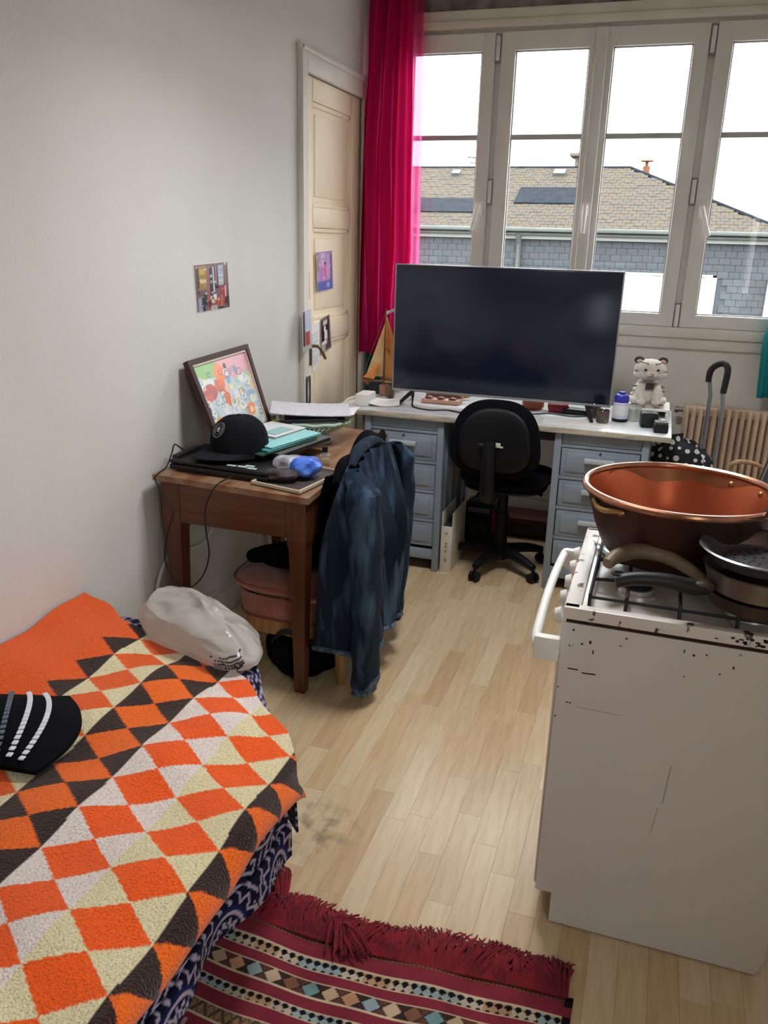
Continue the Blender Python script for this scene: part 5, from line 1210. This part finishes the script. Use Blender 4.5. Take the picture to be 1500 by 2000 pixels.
part('handle_tube', MB().tube([(0.272, 4.42, 0.12), (0.272, 4.42, 0.90), (0.254, 4.41, 1.0)], 0.010, 10), m_stl, sht); part('handle_tube', MB().tube([(0.330, 4.33, 0.12), (0.330, 4.33, 0.86), (0.322, 4.34, 0.93)], 0.010, 10), m_stl, sht)
part('grip', MB().tube([(0.252, 4.41, 0.965), (0.256, 4.41, 1.02), (0.280, 4.40, 1.052), (0.312, 4.385, 1.062), (0.330, 4.36, 1.04), (0.328, 4.34, 0.985), (0.323, 4.335, 0.925)], [.014, .016, .016, .015, .016, .016, .015], 12, 5), m_blackm, sht, 'black foam grip')
part('bracket', MB().tube([(0.272, 4.42, 0.62), (0.285, 4.40, 0.56), (0.325, 4.345, 0.53)], 0.018, 8, 4), m_black, sht)
for wx in (0.04, 0.31):
    part('wheel', MB().cyl((wx-.015, 4.40, 0.07), (wx+.015, 4.40, 0.07), 0.07, n=24), m_black, sht)
part('base_frame', MB().B(0.05, 0.30, 4.22, 4.42, 0.09, 0.12, 0.005).B(0.06, 0.08, 4.22, 4.24, 0, 0.1).B(0.26, 0.28, 4.22, 4.24, 0, 0.1), m_stl, sht)

m_wick = P('pale_wicker', '#b7956c', 0.7, noise=40, col2='#8f6d47')
wk = thing('wicker_basket', 'tall pale wicker basket with a bent cane handle behind the copper basin', 'basket', (0.44, 3.5, 0))
def wb_(s, t): return (0.44+(0.10+0.03*t+0.004*math.sin(60*t))*math.cos(2*PI*s), 3.5+(0.10+0.03*t+0.004*math.sin(60*t))*math.sin(2*PI*s), 0.002+0.58*t)
part('woven_body', MB().grid(wb_, 40, 60, True, 0.006), m_wick, wk); part('woven_base', MB().cyl((0.44, 3.5, 0.001), (0.44, 3.5, 0.02), 0.10, n=32), m_wick, wk)
part('rim', MB().tube([(0.44+0.132*math.cos(2*PI*k/32), 3.5+0.132*math.sin(2*PI*k/32), 0.585) for k in range(33)], 0.012, 8), m_wick, wk)
part('handle', MB().tube([(0.335, 3.46, 0.58), (0.325, 3.44, 0.76), (0.345, 3.43, 0.80), (0.40, 3.44, 0.80), (0.46, 3.47, 0.772), (0.52, 3.53, 0.72), (0.545, 3.56, 0.58)], 0.009, 8, 5), m_wick, wk)
bdp = thing('black_case', 'tall flat black case with silver edging leaning on the right wall', 'case', (0.4, 3.2, 0))
def lean(y, z, d): return Vector((0.255+z*0.205+d, y, z))
def lslab(y0, y1, z0, z1, d0, d1): return [lean(y0, z0, d0), lean(y0, z0, d1), lean(y1, z0, d1), lean(y1, z0, d0), lean(y0, z1, d0), lean(y0, z1, d1), lean(y1, z1, d1), lean(y1, z1, d0)]
part('case_body', MB().hexa(lslab(2.72, 3.2, 0.002, 1.28, 0.0, 0.045)), P('black_vinyl', '#12131a', 0.6), bdp)
part('edging', MB().hexa(lslab(3.198, 3.208, 0.002, 1.28, -0.004, 0.004)), m_alu, bdp); part('edging', MB().hexa(lslab(3.198, 3.208, 0.002, 1.28, 0.041, 0.049)), m_alu, bdp)
part('rear_strip', MB().hexa(lslab(3.208, 3.235, 0.002, 1.28, -0.006, 0.0)), m_black, bdp)

# ------------------------------------------------------------------ gas stove with worn enamel side
def enamel(name, base, rust_amt, top):
    m = P(name, base, 0.35, noise=2.2, col2=base, spec=0.45)
    nt = m.node_tree; N = nt.nodes; Lk = nt.links; b = N['Principled BSDF']
    n1 = N.new('ShaderNodeTexNoise'); n1.inputs['Scale'].default_value = 26; n1.inputs['Detail'].default_value = 6
    tc = [x for x in N if x.type == 'TEX_COORD'][0]; sp = N.new('ShaderNodeSeparateXYZ')
    Lk.new(tc.outputs['Object'], n1.inputs['Vector']); Lk.new(tc.outputs['Object'], sp.inputs[0])
    hgt = N.new('ShaderNodeMapRange'); hgt.inputs['From Min'].default_value = top-0.16; hgt.inputs['From Max'].default_value = top
    hgt.inputs['To Min'].default_value = 0.0; hgt.inputs['To Max'].default_value = rust_amt
    Lk.new(sp.outputs['Z'], hgt.inputs['Value'])
    rgt_ = N.new('ShaderNodeMapRange'); rgt_.inputs['From Min'].default_value = -0.12; rgt_.inputs['From Max'].default_value = 0.36
    rgt_.inputs['To Min'].default_value = 0.0; rgt_.inputs['To Max'].default_value = 0.085; Lk.new(sp.outputs['X'], rgt_.inputs['Value'])
    mm = N.new('ShaderNodeMath'); mm.operation = 'MULTIPLY_ADD'; mm.inputs[1].default_value = 1.0
    ml = N.new('ShaderNodeMath'); ml.operation = 'ADD'; Lk.new(hgt.outputs[0], ml.inputs[0]); 
    mul = N.new('ShaderNodeMath'); mul.operation = 'MULTIPLY'; Lk.new(rgt_.outputs[0], mul.inputs[0])
    st_ = N.new('ShaderNodeMath'); st_.operation = 'MULTIPLY'; st_.inputs[1].default_value = 1/max(rust_amt, .001); Lk.new(hgt.outputs[0], st_.inputs[0]); Lk.new(st_.outputs[0], mul.inputs[1])
    Lk.new(mul.outputs[0], ml.inputs[1])
    Lk.new(n1.outputs['Fac'], mm.inputs[0]); Lk.new(ml.outputs[0], mm.inputs[2])
    th = N.new('ShaderNodeMapRange'); th.inputs['From Min'].default_value = 0.735; th.inputs['From Max'].default_value = 0.775; Lk.new(mm.outputs[0], th.inputs['Value'])
    mx = N.new('ShaderNodeMix'); mx.data_type = 'RGBA'; mx.inputs['B'].default_value = C('#4a2a1a')
    old = b.inputs['Base Color'].links[0].from_socket; Lk.new(old, mx.inputs['A']); Lk.new(th.outputs[0], mx.inputs['Factor']); Lk.new(mx.outputs['Result'], b.inputs['Base Color'])
    return m
m_en = enamel('worn_enamel_side', '#d3ceca', 0.085, 0.82)
m_enl = enamel('worn_enamel_lip', '#dcd5ce', 0.12, 0.853)
m_enw = P('white_enamel', '#e3dfd8', 0.22, noise=5, col2='#d6d1c8')
m_rust = P('rust_edge', '#3a2013', 0.9, noise=40, col2='#1f120c')
sv = thing('gas_stove', 'white enamel gas cooker with rust spotted side panel in the right foreground', 'stove', (0.15, 1.95, 0))
SX0, SX1, SY0, SY1 = -0.122, 0.40, 1.683, 2.235
part('side_panel', MB().prism([(SX0-.006, .09), (SX0+.034, .09), (SX0+.034, 0.004), (SX1-.014, 0.004), (SX1, .05), (SX1, .815), (SX0-.004, .815)], Matrix.Translation((0, SY0+.012, 0)) @ Matrix.Rotation(PI/2, 4, 'X'), 0.012), m_en, sv)
part('side_panel', MB().B(SX0, SX1, SY1-.012, SY1, 0.09, 0.815), m_en, sv); part('back_panel', MB().B(SX1-.01, SX1, SY0+.012, SY1-.012, 0.05, 0.83), m_en, sv)
part('rust_seam', MB().B(SX0+.002, SX1-.002, SY0+.003, SY1-.003, 0.812, 0.824), m_rust, sv, 'dark rusty seam under the hob')
part('hob_rim', MB().B(SX0-.006, SX1, SY0-.004, SY0+.022, 0.824, 0.853, 0.004).B(SX0-.006, SX1, SY1-.018, SY1+.004, 0.824, 0.853, 0.004).B(SX0-.006, SX0+.03, SY0, SY1, 0.824, 0.853, 0.004).B(SX1-.02, SX1, SY0, SY1, 0.824, 0.853, 0.004), m_enl, sv)
part('hob_plate', MB().B(SX0+.01, SX1-.01, SY0+.01, SY1-.01, 0.826, 0.843), m_enw, sv)
part('plinth', MB().B(SX0+.04, SX1-.03, SY0+.02, SY1-.02, 0.0, 0.09), P('dark_plinth', '#5a544d', 0.6), sv)
part('oven_cavity', MB().B(SX0+.02, SX1-.015, SY0+.014, SY1-.014, 0.092, 0.81), P('oven_dark', '#26231f', 0.7), sv)
dr_ = part('oven_door', MB().B(SX0-.012, SX0+.012, SY0+.006, SY1-.006, 0.10, 0.72, 0.006), m_enw, sv)
part('oven_glass', MB().B(SX0-.014, SX0-.008, SY0+.09, SY1-.09, 0.25, 0.58, 0.002), m_black, dr_)
hm = MB().tube([(SX0-.052, SY0-.030, 0.765), (SX0-.060, SY0+.02, 0.775), (SX0-.064, 1.96, 0.785), (SX0-.060, SY1-.02, 0.775), (SX0-.052, SY1+.01, 0.765)], 0.011, 12, 6)
hm.B(SX0-.06, SX0-.004, SY0-.040, SY0-.018, 0.735, 0.79, 0.004).B(SX0-.06, SX0-.004, SY1-.03, SY1-.008, 0.735, 0.79, 0.004)
part('oven_door_handle', hm, m_white, dr_)
cpn = part('control_panel', MB().hexa([(SX0-.020, SY0+.004, .73), (SX0+.01, SY0+.004, .73), (SX0+.01, SY1-.004, .73), (SX0-.020, SY1-.004, .73), (SX0-.006, SY0+.004, .826), (SX0+.012, SY0+.004, .826), (SX0+.012, SY1-.004, .826), (SX0-.006, SY1-.004, .826)]), m_enw, sv)
for k in range(5):
    y = SY0+.07+k*.103
    part('knob', MB().cyl((SX0-.012, y, .80), (SX0-.026, y, .796), 0.019, 0.017, 20).box((SX0-.028, y, .796), (0.006, 0.005, 0.030), 0.001), m_white, cpn)
scf = MB(); rs_ = random.Random(8)
for q in range(15):
    xx_ = SX0+0.01+(SX1-SX0-.03)*rs_.random(); zz_ = 0.805-abs(rs_.gauss(0, .05))
    scf.box((xx_, SY0-.0002, zz_), (0.002+.003*rs_.random(), 0.0008, 0.002+.006*rs_.random()))
for x0_, z0_, l_, a_ in ((-0.095, 0.705, 0.022, 0.0), (-0.06, 0.70, 0.03, -0.05), (-0.10, 0.62, 0.004, 0), (-0.093, 0.62, 0.004, 0), (-0.1225, 0.655, .003, 1.5), (-0.1225, 0.58, .004, 1.5)):
    scf.box((x0_, SY0-.0002, z0_), (l_, 0.0008, 0.003), 0, (0, a_, 0))
for q in range(40):
    xx_ = 0.17+0.22*rs_.random()**0.7
    scf.box((xx_, SY0-.0045, 0.828+0.018*rs_.random()), (0.003+.006*rs_.random(), 0.0008, 0.002+.004*rs_.random()))
part('rust_spots', scf, m_rust, sv, 'scattered dark rust spots')
m_scr_ = P('scratch_grey', '#8d867e', 0.6)
for c_, d_, a_ in (((0.135, SY0-.0002, 0.46), (0.0016, 0.0006, 0.10), .06), ((0.12, SY0-.0002, 0.36), (0.0012, 0.0006, 0.07), .1), ((-.03, SY0-.0002, 0.612), (0.10, 0.0006, 0.001), .02)):
    part('scratch', MB().box(c_, d_, 0, (0, a_, 0)), m_scr_, sv)
# burners, caps and pan supports
for bx_, by_, br in ((0.02, 1.83, .036), (0.26, 1.81, .045), (0.02, 2.08, .045), (0.26, 2.09, .036)):
    b_ = part('burner', MB().lathe([(0, 0), (br*1.2, 0), (br*1.15, .008), (br, .012), (br, .02), (0, .02)], (bx_, by_, .843), 28), m_alu, sv)
    part('burner_cap', MB().lathe([(0, 0), (br*.85, 0), (br*.85, .005), (br*.7, .008), (0, .008)], (bx_, by_, .863), 28), m_blackm, b_)
gr = P('black_iron', '#101012', 0.55)
for y0, y1 in ((SY0+.035, 1.955), (1.965, SY1-.03)):
    sup = MB()
    for gx_ in (SX0+.045, SX1-.03): sup.tube([(gx_, y0, .845), (gx_, y0, .872), (gx_, y1, .872), (gx_, y1, .845)], .0045, 6)
    for gy_ in (y0, y1): sup.tube([(SX0+.045, gy_, .868), (SX1-.03, gy_, .868)], .0035, 6)
    for gx_ in (0.0, 0.11, 0.225, 0.315): sup.tube([(gx_, y0-.005, .846), (gx_, y0, .876), (gx_, y0+.075, .876)], .0042, 6).tube([(gx_, y1, .868), (gx_, y1, .876), (gx_, y1-.075, .876)], .0042, 6)
    for gy_ in ((y0+y1)/2-.02,): sup.tube([(SX0+.045, gy_, .872), (SX0+.11, gy_, .876)], .0042, 6).tube([(SX1-.03, gy_, .872), (SX1-.09, gy_, .876)], .0042, 6)
    part('pan_support', sup, gr, sv)
sheet('crumpled_foil', 'scrap of shiny foil on the hob beside the copper basin', (-0.065, 2.09, 0.849), 0.05, 0.08, (0.1, 0.1, 0.4), P('foil', '#cfd6dc', 0.25, 0.8), 0.001, 0.008, 'foil')

# copper basin
m_cop = P('copper_inside', '#e08058', 0.33, 0.9, noise=5, col2='#c46546', detail=6, bump=(14, 0.12, 0.01))
m_copo = P('copper_outside_tarnished', '#4d2a1f', 0.5, 0.55, noise=6, col2='#3a211a', detail=6)
m_copr = P('copper_rim', '#c98c73', 0.25, 0.9, noise=14, col2='#9a6a4e')
cpb = thing('copper_basin', 'large round copper jam basin standing on the gas stove', 'basin', (0.092, 2.02, 0.876), local=True)
HB = 0.178
prof_o = [(0, 0), (0.13, 0.001), (0.155, 0.010), (0.172, 0.03), (0.195, 0.085), (0.212, 0.14), (0.221, HB-.006)]
prof_i = [(0.221, HB-.004), (0.210, 0.14), (0.192, 0.085), (0.168, 0.032), (0.15, 0.014), (0.128, 0.006), (0, 0.005)]
part('outer_shell', MB().lathe(prof_o, n=64), m_copo, cpb); part('inner_lining', MB().lathe(prof_i, n=64), m_cop, cpb)
part('rolled_rim', MB().tube([(0.224*math.cos(2*PI*k/72), 0.224*math.sin(2*PI*k/72), HB-.004) for k in range(73)], 0.0085, 10), m_copr, cpb)
# dried tide mark left inside the basin
tmk = MB().grid(lambda s, t: (lambda a, z: ((np.interp(z, [.085, .14, HB-.004], [.192, .210, .221])-.0012)*math.cos(a), (np.interp(z, [.085, .14, HB-.004], [.192, .210, .221])-.0012)*math.sin(a), z))(-0.9+3.4*s, HB-.008-t*(0.022+.012*math.sin(11*s)+.008*math.sin(25*s))), 70, 5)
part('tide_mark', tmk, P('copper_tarnish', '#a8684a', 0.4, 0.85, noise=20, col2='#86603c'), cpb, 'brown tarnish band below the rim')
for aa in (math.radians(222), math.radians(42)):
    hp = MB().tube([Vector(((0.220+0.014*math.sin(PI*k/8))*math.cos(aa-0.20+0.40*k/8), (0.220+0.014*math.sin(PI*k/8))*math.sin(aa-0.20+0.40*k/8), HB-.022-0.006*math.sin(PI*k/8))) for k in range(9)], 0.0065, 10)
    for e in (-.22, .22): hp.ball((0.218*math.cos(aa+e), 0.218*math.sin(aa+e), HB-.024), (0.010, 0.010, 0.008), 10, 8)
    part('handle', hp, P('brass_handle', '#a98a56', 0.35, 0.85), cpb, 'brass handle')

# stacked pans at the right front of the hob
m_pst = P('dull_steel', '#87827c', 0.35, 0.75, noise=12, col2='#6b625a'); m_pbr = P('browned_pan', '#4b3a31', 0.45, 0.4, noise=12, col2='#362a24')
m_stl2 = P('bright_steel', '#c4cad0', 0.22, 0.9)
PCX, PCY = 0.262, 1.772
fpn = thing('frying_pan', 'brown frying pan with a tan curved handle at the bottom of the stack', 'pan', (PCX, PCY, 0.8815), local=True)
part('pan_body', MB().lathe([(0, 0), (0.085, 0), (0.096, 0.006), (0.105, 0.035), (0.102, 0.035), (0.092, 0.009), (0, 0.005)], n=48), m_pbr, fpn)
part('handle', MB().tube([(-0.098, 0.015, 0.028), (-0.13, 0.03, 0.045), (-0.19, 0.06, 0.062), (-0.25, 0.06, 0.066), (-0.295, 0.03, 0.058), (-0.312, 0.0, 0.048)], [.010, .013, .017, .018, .017, .013], 12, 5), P('tan_handle', '#8c7a63', 0.5, noise=10, col2='#6d5946'), fpn, 'tan handle')
scp = thing('saucepan', 'dull steel saucepan with a long black handle in the middle of the stack', 'pan', (PCX, PCY, 0.9175), local=True)
part('pan_body', MB().lathe([(0, 0), (0.092, 0), (0.102, 0.005), (0.116, 0.050), (0.119, 0.052), (0.114, 0.053), (0.099, 0.008), (0, 0.005)], n=56), m_pst, scp)
part('handle_joint', MB().box((-0.118, -0.055, 0.014), (0.05, 0.032, 0.022), 0.008, (0, 0, 0.28)), m_pbr, scp)
part('handle', MB().tube([(-0.105, -0.052, 0.010), (-0.135, -0.062, 0.010), (-0.19, -0.078, 0.022), (-0.25, -0.090, 0.022), (-0.29, -0.098, 0.012)], [.015, .017, .016, .015, .014], 14, 5), m_black, scp, 'black plastic handle')
part('handle_ring', MB().tube([(-0.283+0.013*math.cos(a), -0.088+0.012*math.sin(a), 0.026) for a in [2*PI*k/16 for k in range(17)]], 0.004, 6), m_black, scp)
stm = thing('steamer_insert', 'shiny steel perforated steamer dish on top of the saucepan', 'steamer', (PCX, PCY, 0.9705), local=True)
part('dish', MB().lathe([(0, 0.006), (0.05, 0.010), (0.085, 0.004), (0.104, 0.010), (0.118, 0.030), (0.130, 0.036), (0.132, 0.039), (0.128, 0.041), (0.115, 0.034), (0.100, 0.014), (0.083, 0.008), (0.05, 0.014), (0, 0.010)], n=64), m_stl2, stm)
hl = MB()
for rr_, n_ in ((0.022, 7), (0.040, 12), (0.058, 17), (0.076, 22)):
    for k in range(n_):
        a = 2*PI*k/n_+rr_*30; hl.cyl((rr_*math.cos(a), rr_*math.sin(a), 0.008), (rr_*math.cos(a), rr_*math.sin(a), np.interp(rr_, [0, .05, .083], [.0108, .0145, .0088])), 0.0032, n=8)
part('holes', hl, m_black, stm, 'rings of small dark holes')
part('side_lug', MB().box((0.02, -0.125, 0.020), (0.045, 0.025, 0.010), 0.004, (0.3, 0, 0.15)), m_stl2, stm)
bld = thing('black_pan_lid', 'black pan lid leaning between the copper basin and the steamer', 'lid', (0.39, 1.87, 0.95), local=True)
Rl = Euler((math.radians(-24), math.radians(10), 0)).to_matrix().to_4x4()
mb = MB().lathe([(0, 0.02), (0.05, 0.017), (0.10, 0.004), (0.112, 0), (0.112, -0.006), (0.10, -0.002), (0, 0.014)], (-0.03, 0.0, 0.09), 48, m=Rl)
part('lid_plate', mb, P('black_enamel', '#0c0d13', 0.3), bld)
part('lid_rim', MB().lathe([(0.110, -0.006), (0.1145, -0.004), (0.1145, 0.001), (0.110, 0.002)], (-0.03, 0.0, 0.09), 48, m=Rl), m_pst, bld)
part('lid_knob', MB().lathe([(0, 0.02), (0.012, 0.02), (0.016, 0.035), (0.012, 0.042), (0, 0.043)], (-0.03, 0.0, 0.09), 20, m=Rl), m_black, bld)

# ------------------------------------------------------------------ curtains
m_pinkc = sheer('sheer_pink_voile', C('#cf1c72'), C('#e84f9a'), 0.14, 0.55)
m_pinks = sheer('sheer_pink_single', C('#e2468f'), C('#ff86bd'), 0.5, 0.6)
m_teal = sheer('teal_cotton', C('#2f8f97'), C('#38a4ac'), 0.02, 0.35)
cpk = thing('pink_curtain', 'sheer pink curtain gathered at the left side of the window', 'curtain', (-1.55, 4.66, 0.96))
def pcurt(s, t):
    z = 2.86-(2.86-0.955)*t
    xl = np.interp(t, [0, .42, 1], [-1.655, -1.715, -1.685]); xr = np.interp(t, [0, .3, .7, 1], [-1.425, -1.40, -1.38, -1.43])
    fw = 0.5+0.5*t
    y = 4.655-0.05*t*0+0.026*math.sin(s*46+1.5*math.sin(3*t))*(0.7+.5*t)+0.014*math.sin(s*19+4*t)
    x = xl+(xr-xl)*s+0.012*math.sin(s*23+2*t)
    return (max(x, -1.668), y-0.03*t*(1-s), z+0.03*t*(s-.5)*-1)
part('gathered_panel', MB().grid(pcurt, 150, 40), m_pinkc, cpk, ang=60)
def pthin(s, t):
    z = 2.86-(2.86-0.99)*t
    xr = np.interp(t, [0, .3, 1], [-1.385, -1.365, -1.34]); xl = np.interp(t, [0, .3, 1], [-1.50, -1.47, -1.45])
    return (xl+(xr-xl)*s, 4.705+0.012*math.sin(s*15+3*t), z)
part('single_layer', MB().grid(pthin, 50, 24), m_pinks, cpk, 'thinner see-through single layer', ang=60)
part('hem', MB().grid(lambda s, t: (lambda p: (p[0], p[1]-0.002, p[2]+0.001+0.03*t))(pcurt(s, 1.0)), 150, 2), m_pinkc, cpk, ang=60)
ctl = thing('teal_curtain', 'narrow teal curtain hanging in the corner between door and pink curtain', 'curtain', (-1.66, 4.74, 0.5))
part('folded_panel', MB().grid(lambda s, t: (-1.672+(0.05+0.06*t)*s, 4.725+0.018*math.sin(s*20+2*t), 1.34-0.80*t), 50, 24), m_teal, ctl, ang=60); part('hem', MB().grid(lambda s, t: (-1.672+0.11*s, 4.723+0.018*math.sin(s*20+2), 0.54+0.02*t), 50, 2), m_teal, ctl)
ctr_ = thing('teal_curtain', 'teal curtain at the right edge of the window, by the radiator', 'curtain', (0.6, 4.66, 0.9))
part('folded_panel', MB().grid(lambda s, t: (np.interp(t, [0, .55, .72, .85, 1], [0.70, 0.70, 0.555, 0.50, 0.515])+(0.78-np.interp(t, [0, .55, .72, .85, 1], [0.70, 0.70, 0.555, 0.50, 0.515]))*s, 4.70+0.02*math.sin(s*30+3*t), 2.86-2.0*t), 80, 40), m_teal, ctr_, ang=60)
part('hem', MB().grid(lambda s, t: (0.515+0.265*s, 4.698+0.02*math.sin(s*30+3), 0.86+0.025*t), 80, 2), m_teal, ctr_)
rod = MB().cyl((-1.69, 4.69, 2.862), (0.79, 4.69, 2.862), 0.009, n=12)
for rx in (-1.6, 0.7): rod.box((rx, 4.74, 2.862), (0.02, 0.11, 0.02), 0.003)
single('curtain_rod', rod, m_alu, 'thin metal curtain rod above the window', 'curtain rod', (-0.45, 4.7, 2.862))

# ------------------------------------------------------------------ prints on wall and door
m_card = P('photo_card', '#ffffff', 0.3, attr=True); m_edge = P('card_edge', '#e9e6e2', 0.7)
def print_card(name, label, corners, colfn, off=0.0015, n=(34, 44), cat='postcard', border=0.0, group=None):
    """a flat card: corners TL, TR, BR, BL in the room; colfn(u, v) gives the printed colours, v up"""
    TL, TR, BR, BL = [Vector(c) for c in corners]
    t_ = thing(name, label, cat, tuple((TL+TR+BL+BR)/4), group=group)
    nn = (TR-TL).cross(BL-TL).normalized()
    if nn.x < 0: nn = -nn
    f = lambda u, v: BL*(1-u)*(1-v)+BR*u*(1-v)+TL*(1-u)*v+TR*u*v
    part('card', MB().hexa([f(0, 0), f(1, 0), f(1, 1), f(0, 1)]+[f(u, v)+nn*off for u, v in ((0, 0), (1, 0), (1, 1), (0, 1))]), m_edge, t_)
    gu, gv = np.meshgrid(np.linspace(border, 1-border, n[0]), np.linspace(border, 1-border, n[1]), indexing='ij')
    Pn = np.zeros(gu.shape+(3,))
    for i in range(n[0]):
        for j in range(n[1]): Pn[i, j] = f(gu[i, j], gv[i, j])+nn*(off+0.0006)
    U_ = (gu-border)/(1-2*border); V_ = (gv-border)/(1-2*border)
    cgrid('printed_face', Pn, colfn(U_, V_), m_card, t_, root_inv(t_)); return t_
def rects(base, lst):
    def f(u, v):
        o = np.zeros(u.shape+(3,)); o[:] = c3(base)
        for (x0, x1, y0, y1, h_) in lst:
            m = (u >= x0) & (u < x1) & (v >= y0) & (v < y1); o[m] = c3(h_)
        return o
    return f
rv = random.Random(4)
street = [(.05, .12, .35, 1, '#5a4650'), (.12, .34, .45, .97, '#9c8a44'), (.14, .30, .78, .9, '#c2a850'), (.14, .32, .60, .68, '#d8c890'), (.34, .42, .2, .95, '#a86a66'), (.42, .52, .3, .93, '#39424e'), (.44, .50, .70, .76, '#b8c8d8'), (.44, .5, .58, .64, '#9fb4c8'), (.52, .57, .38, .92, '#c9d4de'), (.57, .68, .5, .95, '#5a4450'), (.61, .65, .55, .94, '#b08a8c'), (.68, .84, .52, .95, '#a9bccb'), (.70, .82, .72, .75, '#f2f2f4'), (.70, .82, .58, .64, '#d6cdbd'), (.84, .96, .5, .98, '#8b6a70'), (.94, 1, 0, 1, '#6d6468'), (.7, .95, .15, .5, '#a34a48'), (.58, .68, .45, .5, '#2a1618'), (.60, .68, .08, .25, '#d0472f'), (.72, .78, .06, .30, '#c96a58'), (.84, .92, .1, .35, '#6b2a3c'), (.86, .90, .25, .52, '#e2c4ba'), (.92, 1, .05, .28, '#2f5240'), (.06, .2, .0, .3, '#9aa0b0'), (.16, .32, .14, .36, '#33424f'), (.18, .24, .0, .12, '#20242e'), (.26, .30, .12, .2, '#2a3350'), (.33, .42, .08, .22, '#8a1e38'), (.42, .6, .0, .1, '#b9bcb8'), (.50, .60, .22, .34, '#dfe6e2'), (.46, .54, .16, .24, '#efe4da'), (.64, .80, .0, .06, '#4a4148')]
for k in range(46): 
    x, y = rv.random(), rv.random(); street.append((x, x+.05, y, y+.035, rv.choice(['#a8845c', '#c8b4a8', '#6b5a60', '#8aa0b4', '#c07a6a', '#e0d6cc', '#4a3a40', '#b8a050'])))
xw = XL+0.0005
print_card('street_print', 'colourful shopping street photograph print stuck on the left wall', [(xw, 2.838, 1.49), (xw, 3.103, 1.499), (xw, 3.113, 1.316), (xw, 2.850, 1.312)], rects('#7a666c', street), border=0.012, n=(50, 50), cat='print')
xd = XL-0.004
purple = [(0, 1, .3, 1, '#a98fc4'), (.3, .55, .6, .95, '#c9b6dc'), (.15, .35, .3, .6, '#9a86c8'), (.35, .62, .25, .66, '#d886b4'), (.45, .56, .28, .6, '#c75a94'), (.62, .8, .3, .9, '#b8a4d4'), (.85, 1, .1, .9, '#6f6298'), (0, .14, .5, 1, '#8c8678'), (0, 1, 0, .24, '#3f66b4'), (.1, .5, .04, .22, '#2f5aa8'), (.6, .76, .06, .2, '#8fb0dc'), (.46, .6, .66, .72, '#4a3a58')]
for k in range(20):
    x, y = rv.random(), .25+.7*rv.random(); purple.append((x, x+.07, y, y+.04, rv.choice(['#d6c8e4', '#8f78b8', '#e0a0c8', '#7c6aa8', '#f0e2f0'])))
print_card('purple_postcard', 'purple pink and blue postcard pinned on the cream door', [(xd, 4.030, 1.527), (xd, 4.245, 1.536), (xd, 4.262, 1.342), (xd, 4.048, 1.334)], rects('#a58cc2', purple), n=(30, 40))
bwp = [(.0, 1, 0, 1, '#8a8686'), (.1, .9, .55, .95, '#2a2626'), (.3, .7, .78, .9, '#cfcaca'), (.15, .4, .3, .7, '#141212'), (.4, .68, .35, .62, '#e6e2e0'), (.7, .9, .2, .6, '#3a3434'), (.2, .6, .22, .34, '#f0eeee'), (.1, .5, .02, .18, '#b4b0b0'), (.5, .95, .05, .2, '#55504f'), (.35, .55, .62, .74, '#f4f2f2')]
print_card('portrait_postcard', 'black and white portrait postcard pinned on the lower door panel rail', [(xd, 4.085, 1.190), (xd, 4.215, 1.21), (xd, 4.245, 1.030), (xd, 4.08, 1.005)], rects('#6a6666', bwp), n=(24, 30))
lines = [(.12, .88, .08+.07*k, .10+.07*k, '#c5c5cc') for k in range(12)]
print_card('white_note', 'white handwritten note pinned on the door beside the portrait postcard', [(xd, 3.962, 1.165), (xd, 4.075, 1.180), (xd, 4.075, 0.955), (xd, 3.985, 0.925)], rects('#e9e9e9', lines), n=(20, 40), cat='note')
print_card('beige_card', 'narrow beige card stuck at the left edge of the cream door', [(xd, 3.905, 1.435), (xd, 3.948, 1.437), (xd, 3.955, 1.305), (xd, 3.915, 1.302)], rects('#cfc0a4', [(.2, .6, .1, .9, '#b9a88c')]), n=(8, 20), cat='card')
xc_ = XL+0.024
print_card('tilted_postcard', 'tilted blue and red postcard sticking off the white door casing', [(xc_+.012, 3.765, 1.255), (xc_+.0, 3.895, 1.26), (xc_+.012, 3.875, 1.070), (xc_+.024, 3.745, 1.065)], rects('#b9c6dc', [(0, .22, 0, 1, '#3c4046'), (.3, .8, .12, .48, '#b04a42'), (.4, .7, .45, .55, '#d8d2d0'), (0, 1, 0, .12, '#a8b0b0')]), off=0.003, n=(24, 30))
print_card('grey_photo', 'black and white photograph at the foot of the white door casing', [(xc_, 3.822, 0.93), (xc_, 3.892, 0.93), (xc_, 3.892, 0.765), (xc_, 3.822, 0.765)], rects('#6b6b6d', [(.1, .4, .1, .9, '#2c2c30'), (.45, .75, .2, .8, '#a9a9ad'), (.7, 1, .0, .95, '#1f1f23'), (.5, .65, .4, .6, '#dcdce0')]), n=(20, 30), cat='photograph')
bpy.context.view_layer.update()
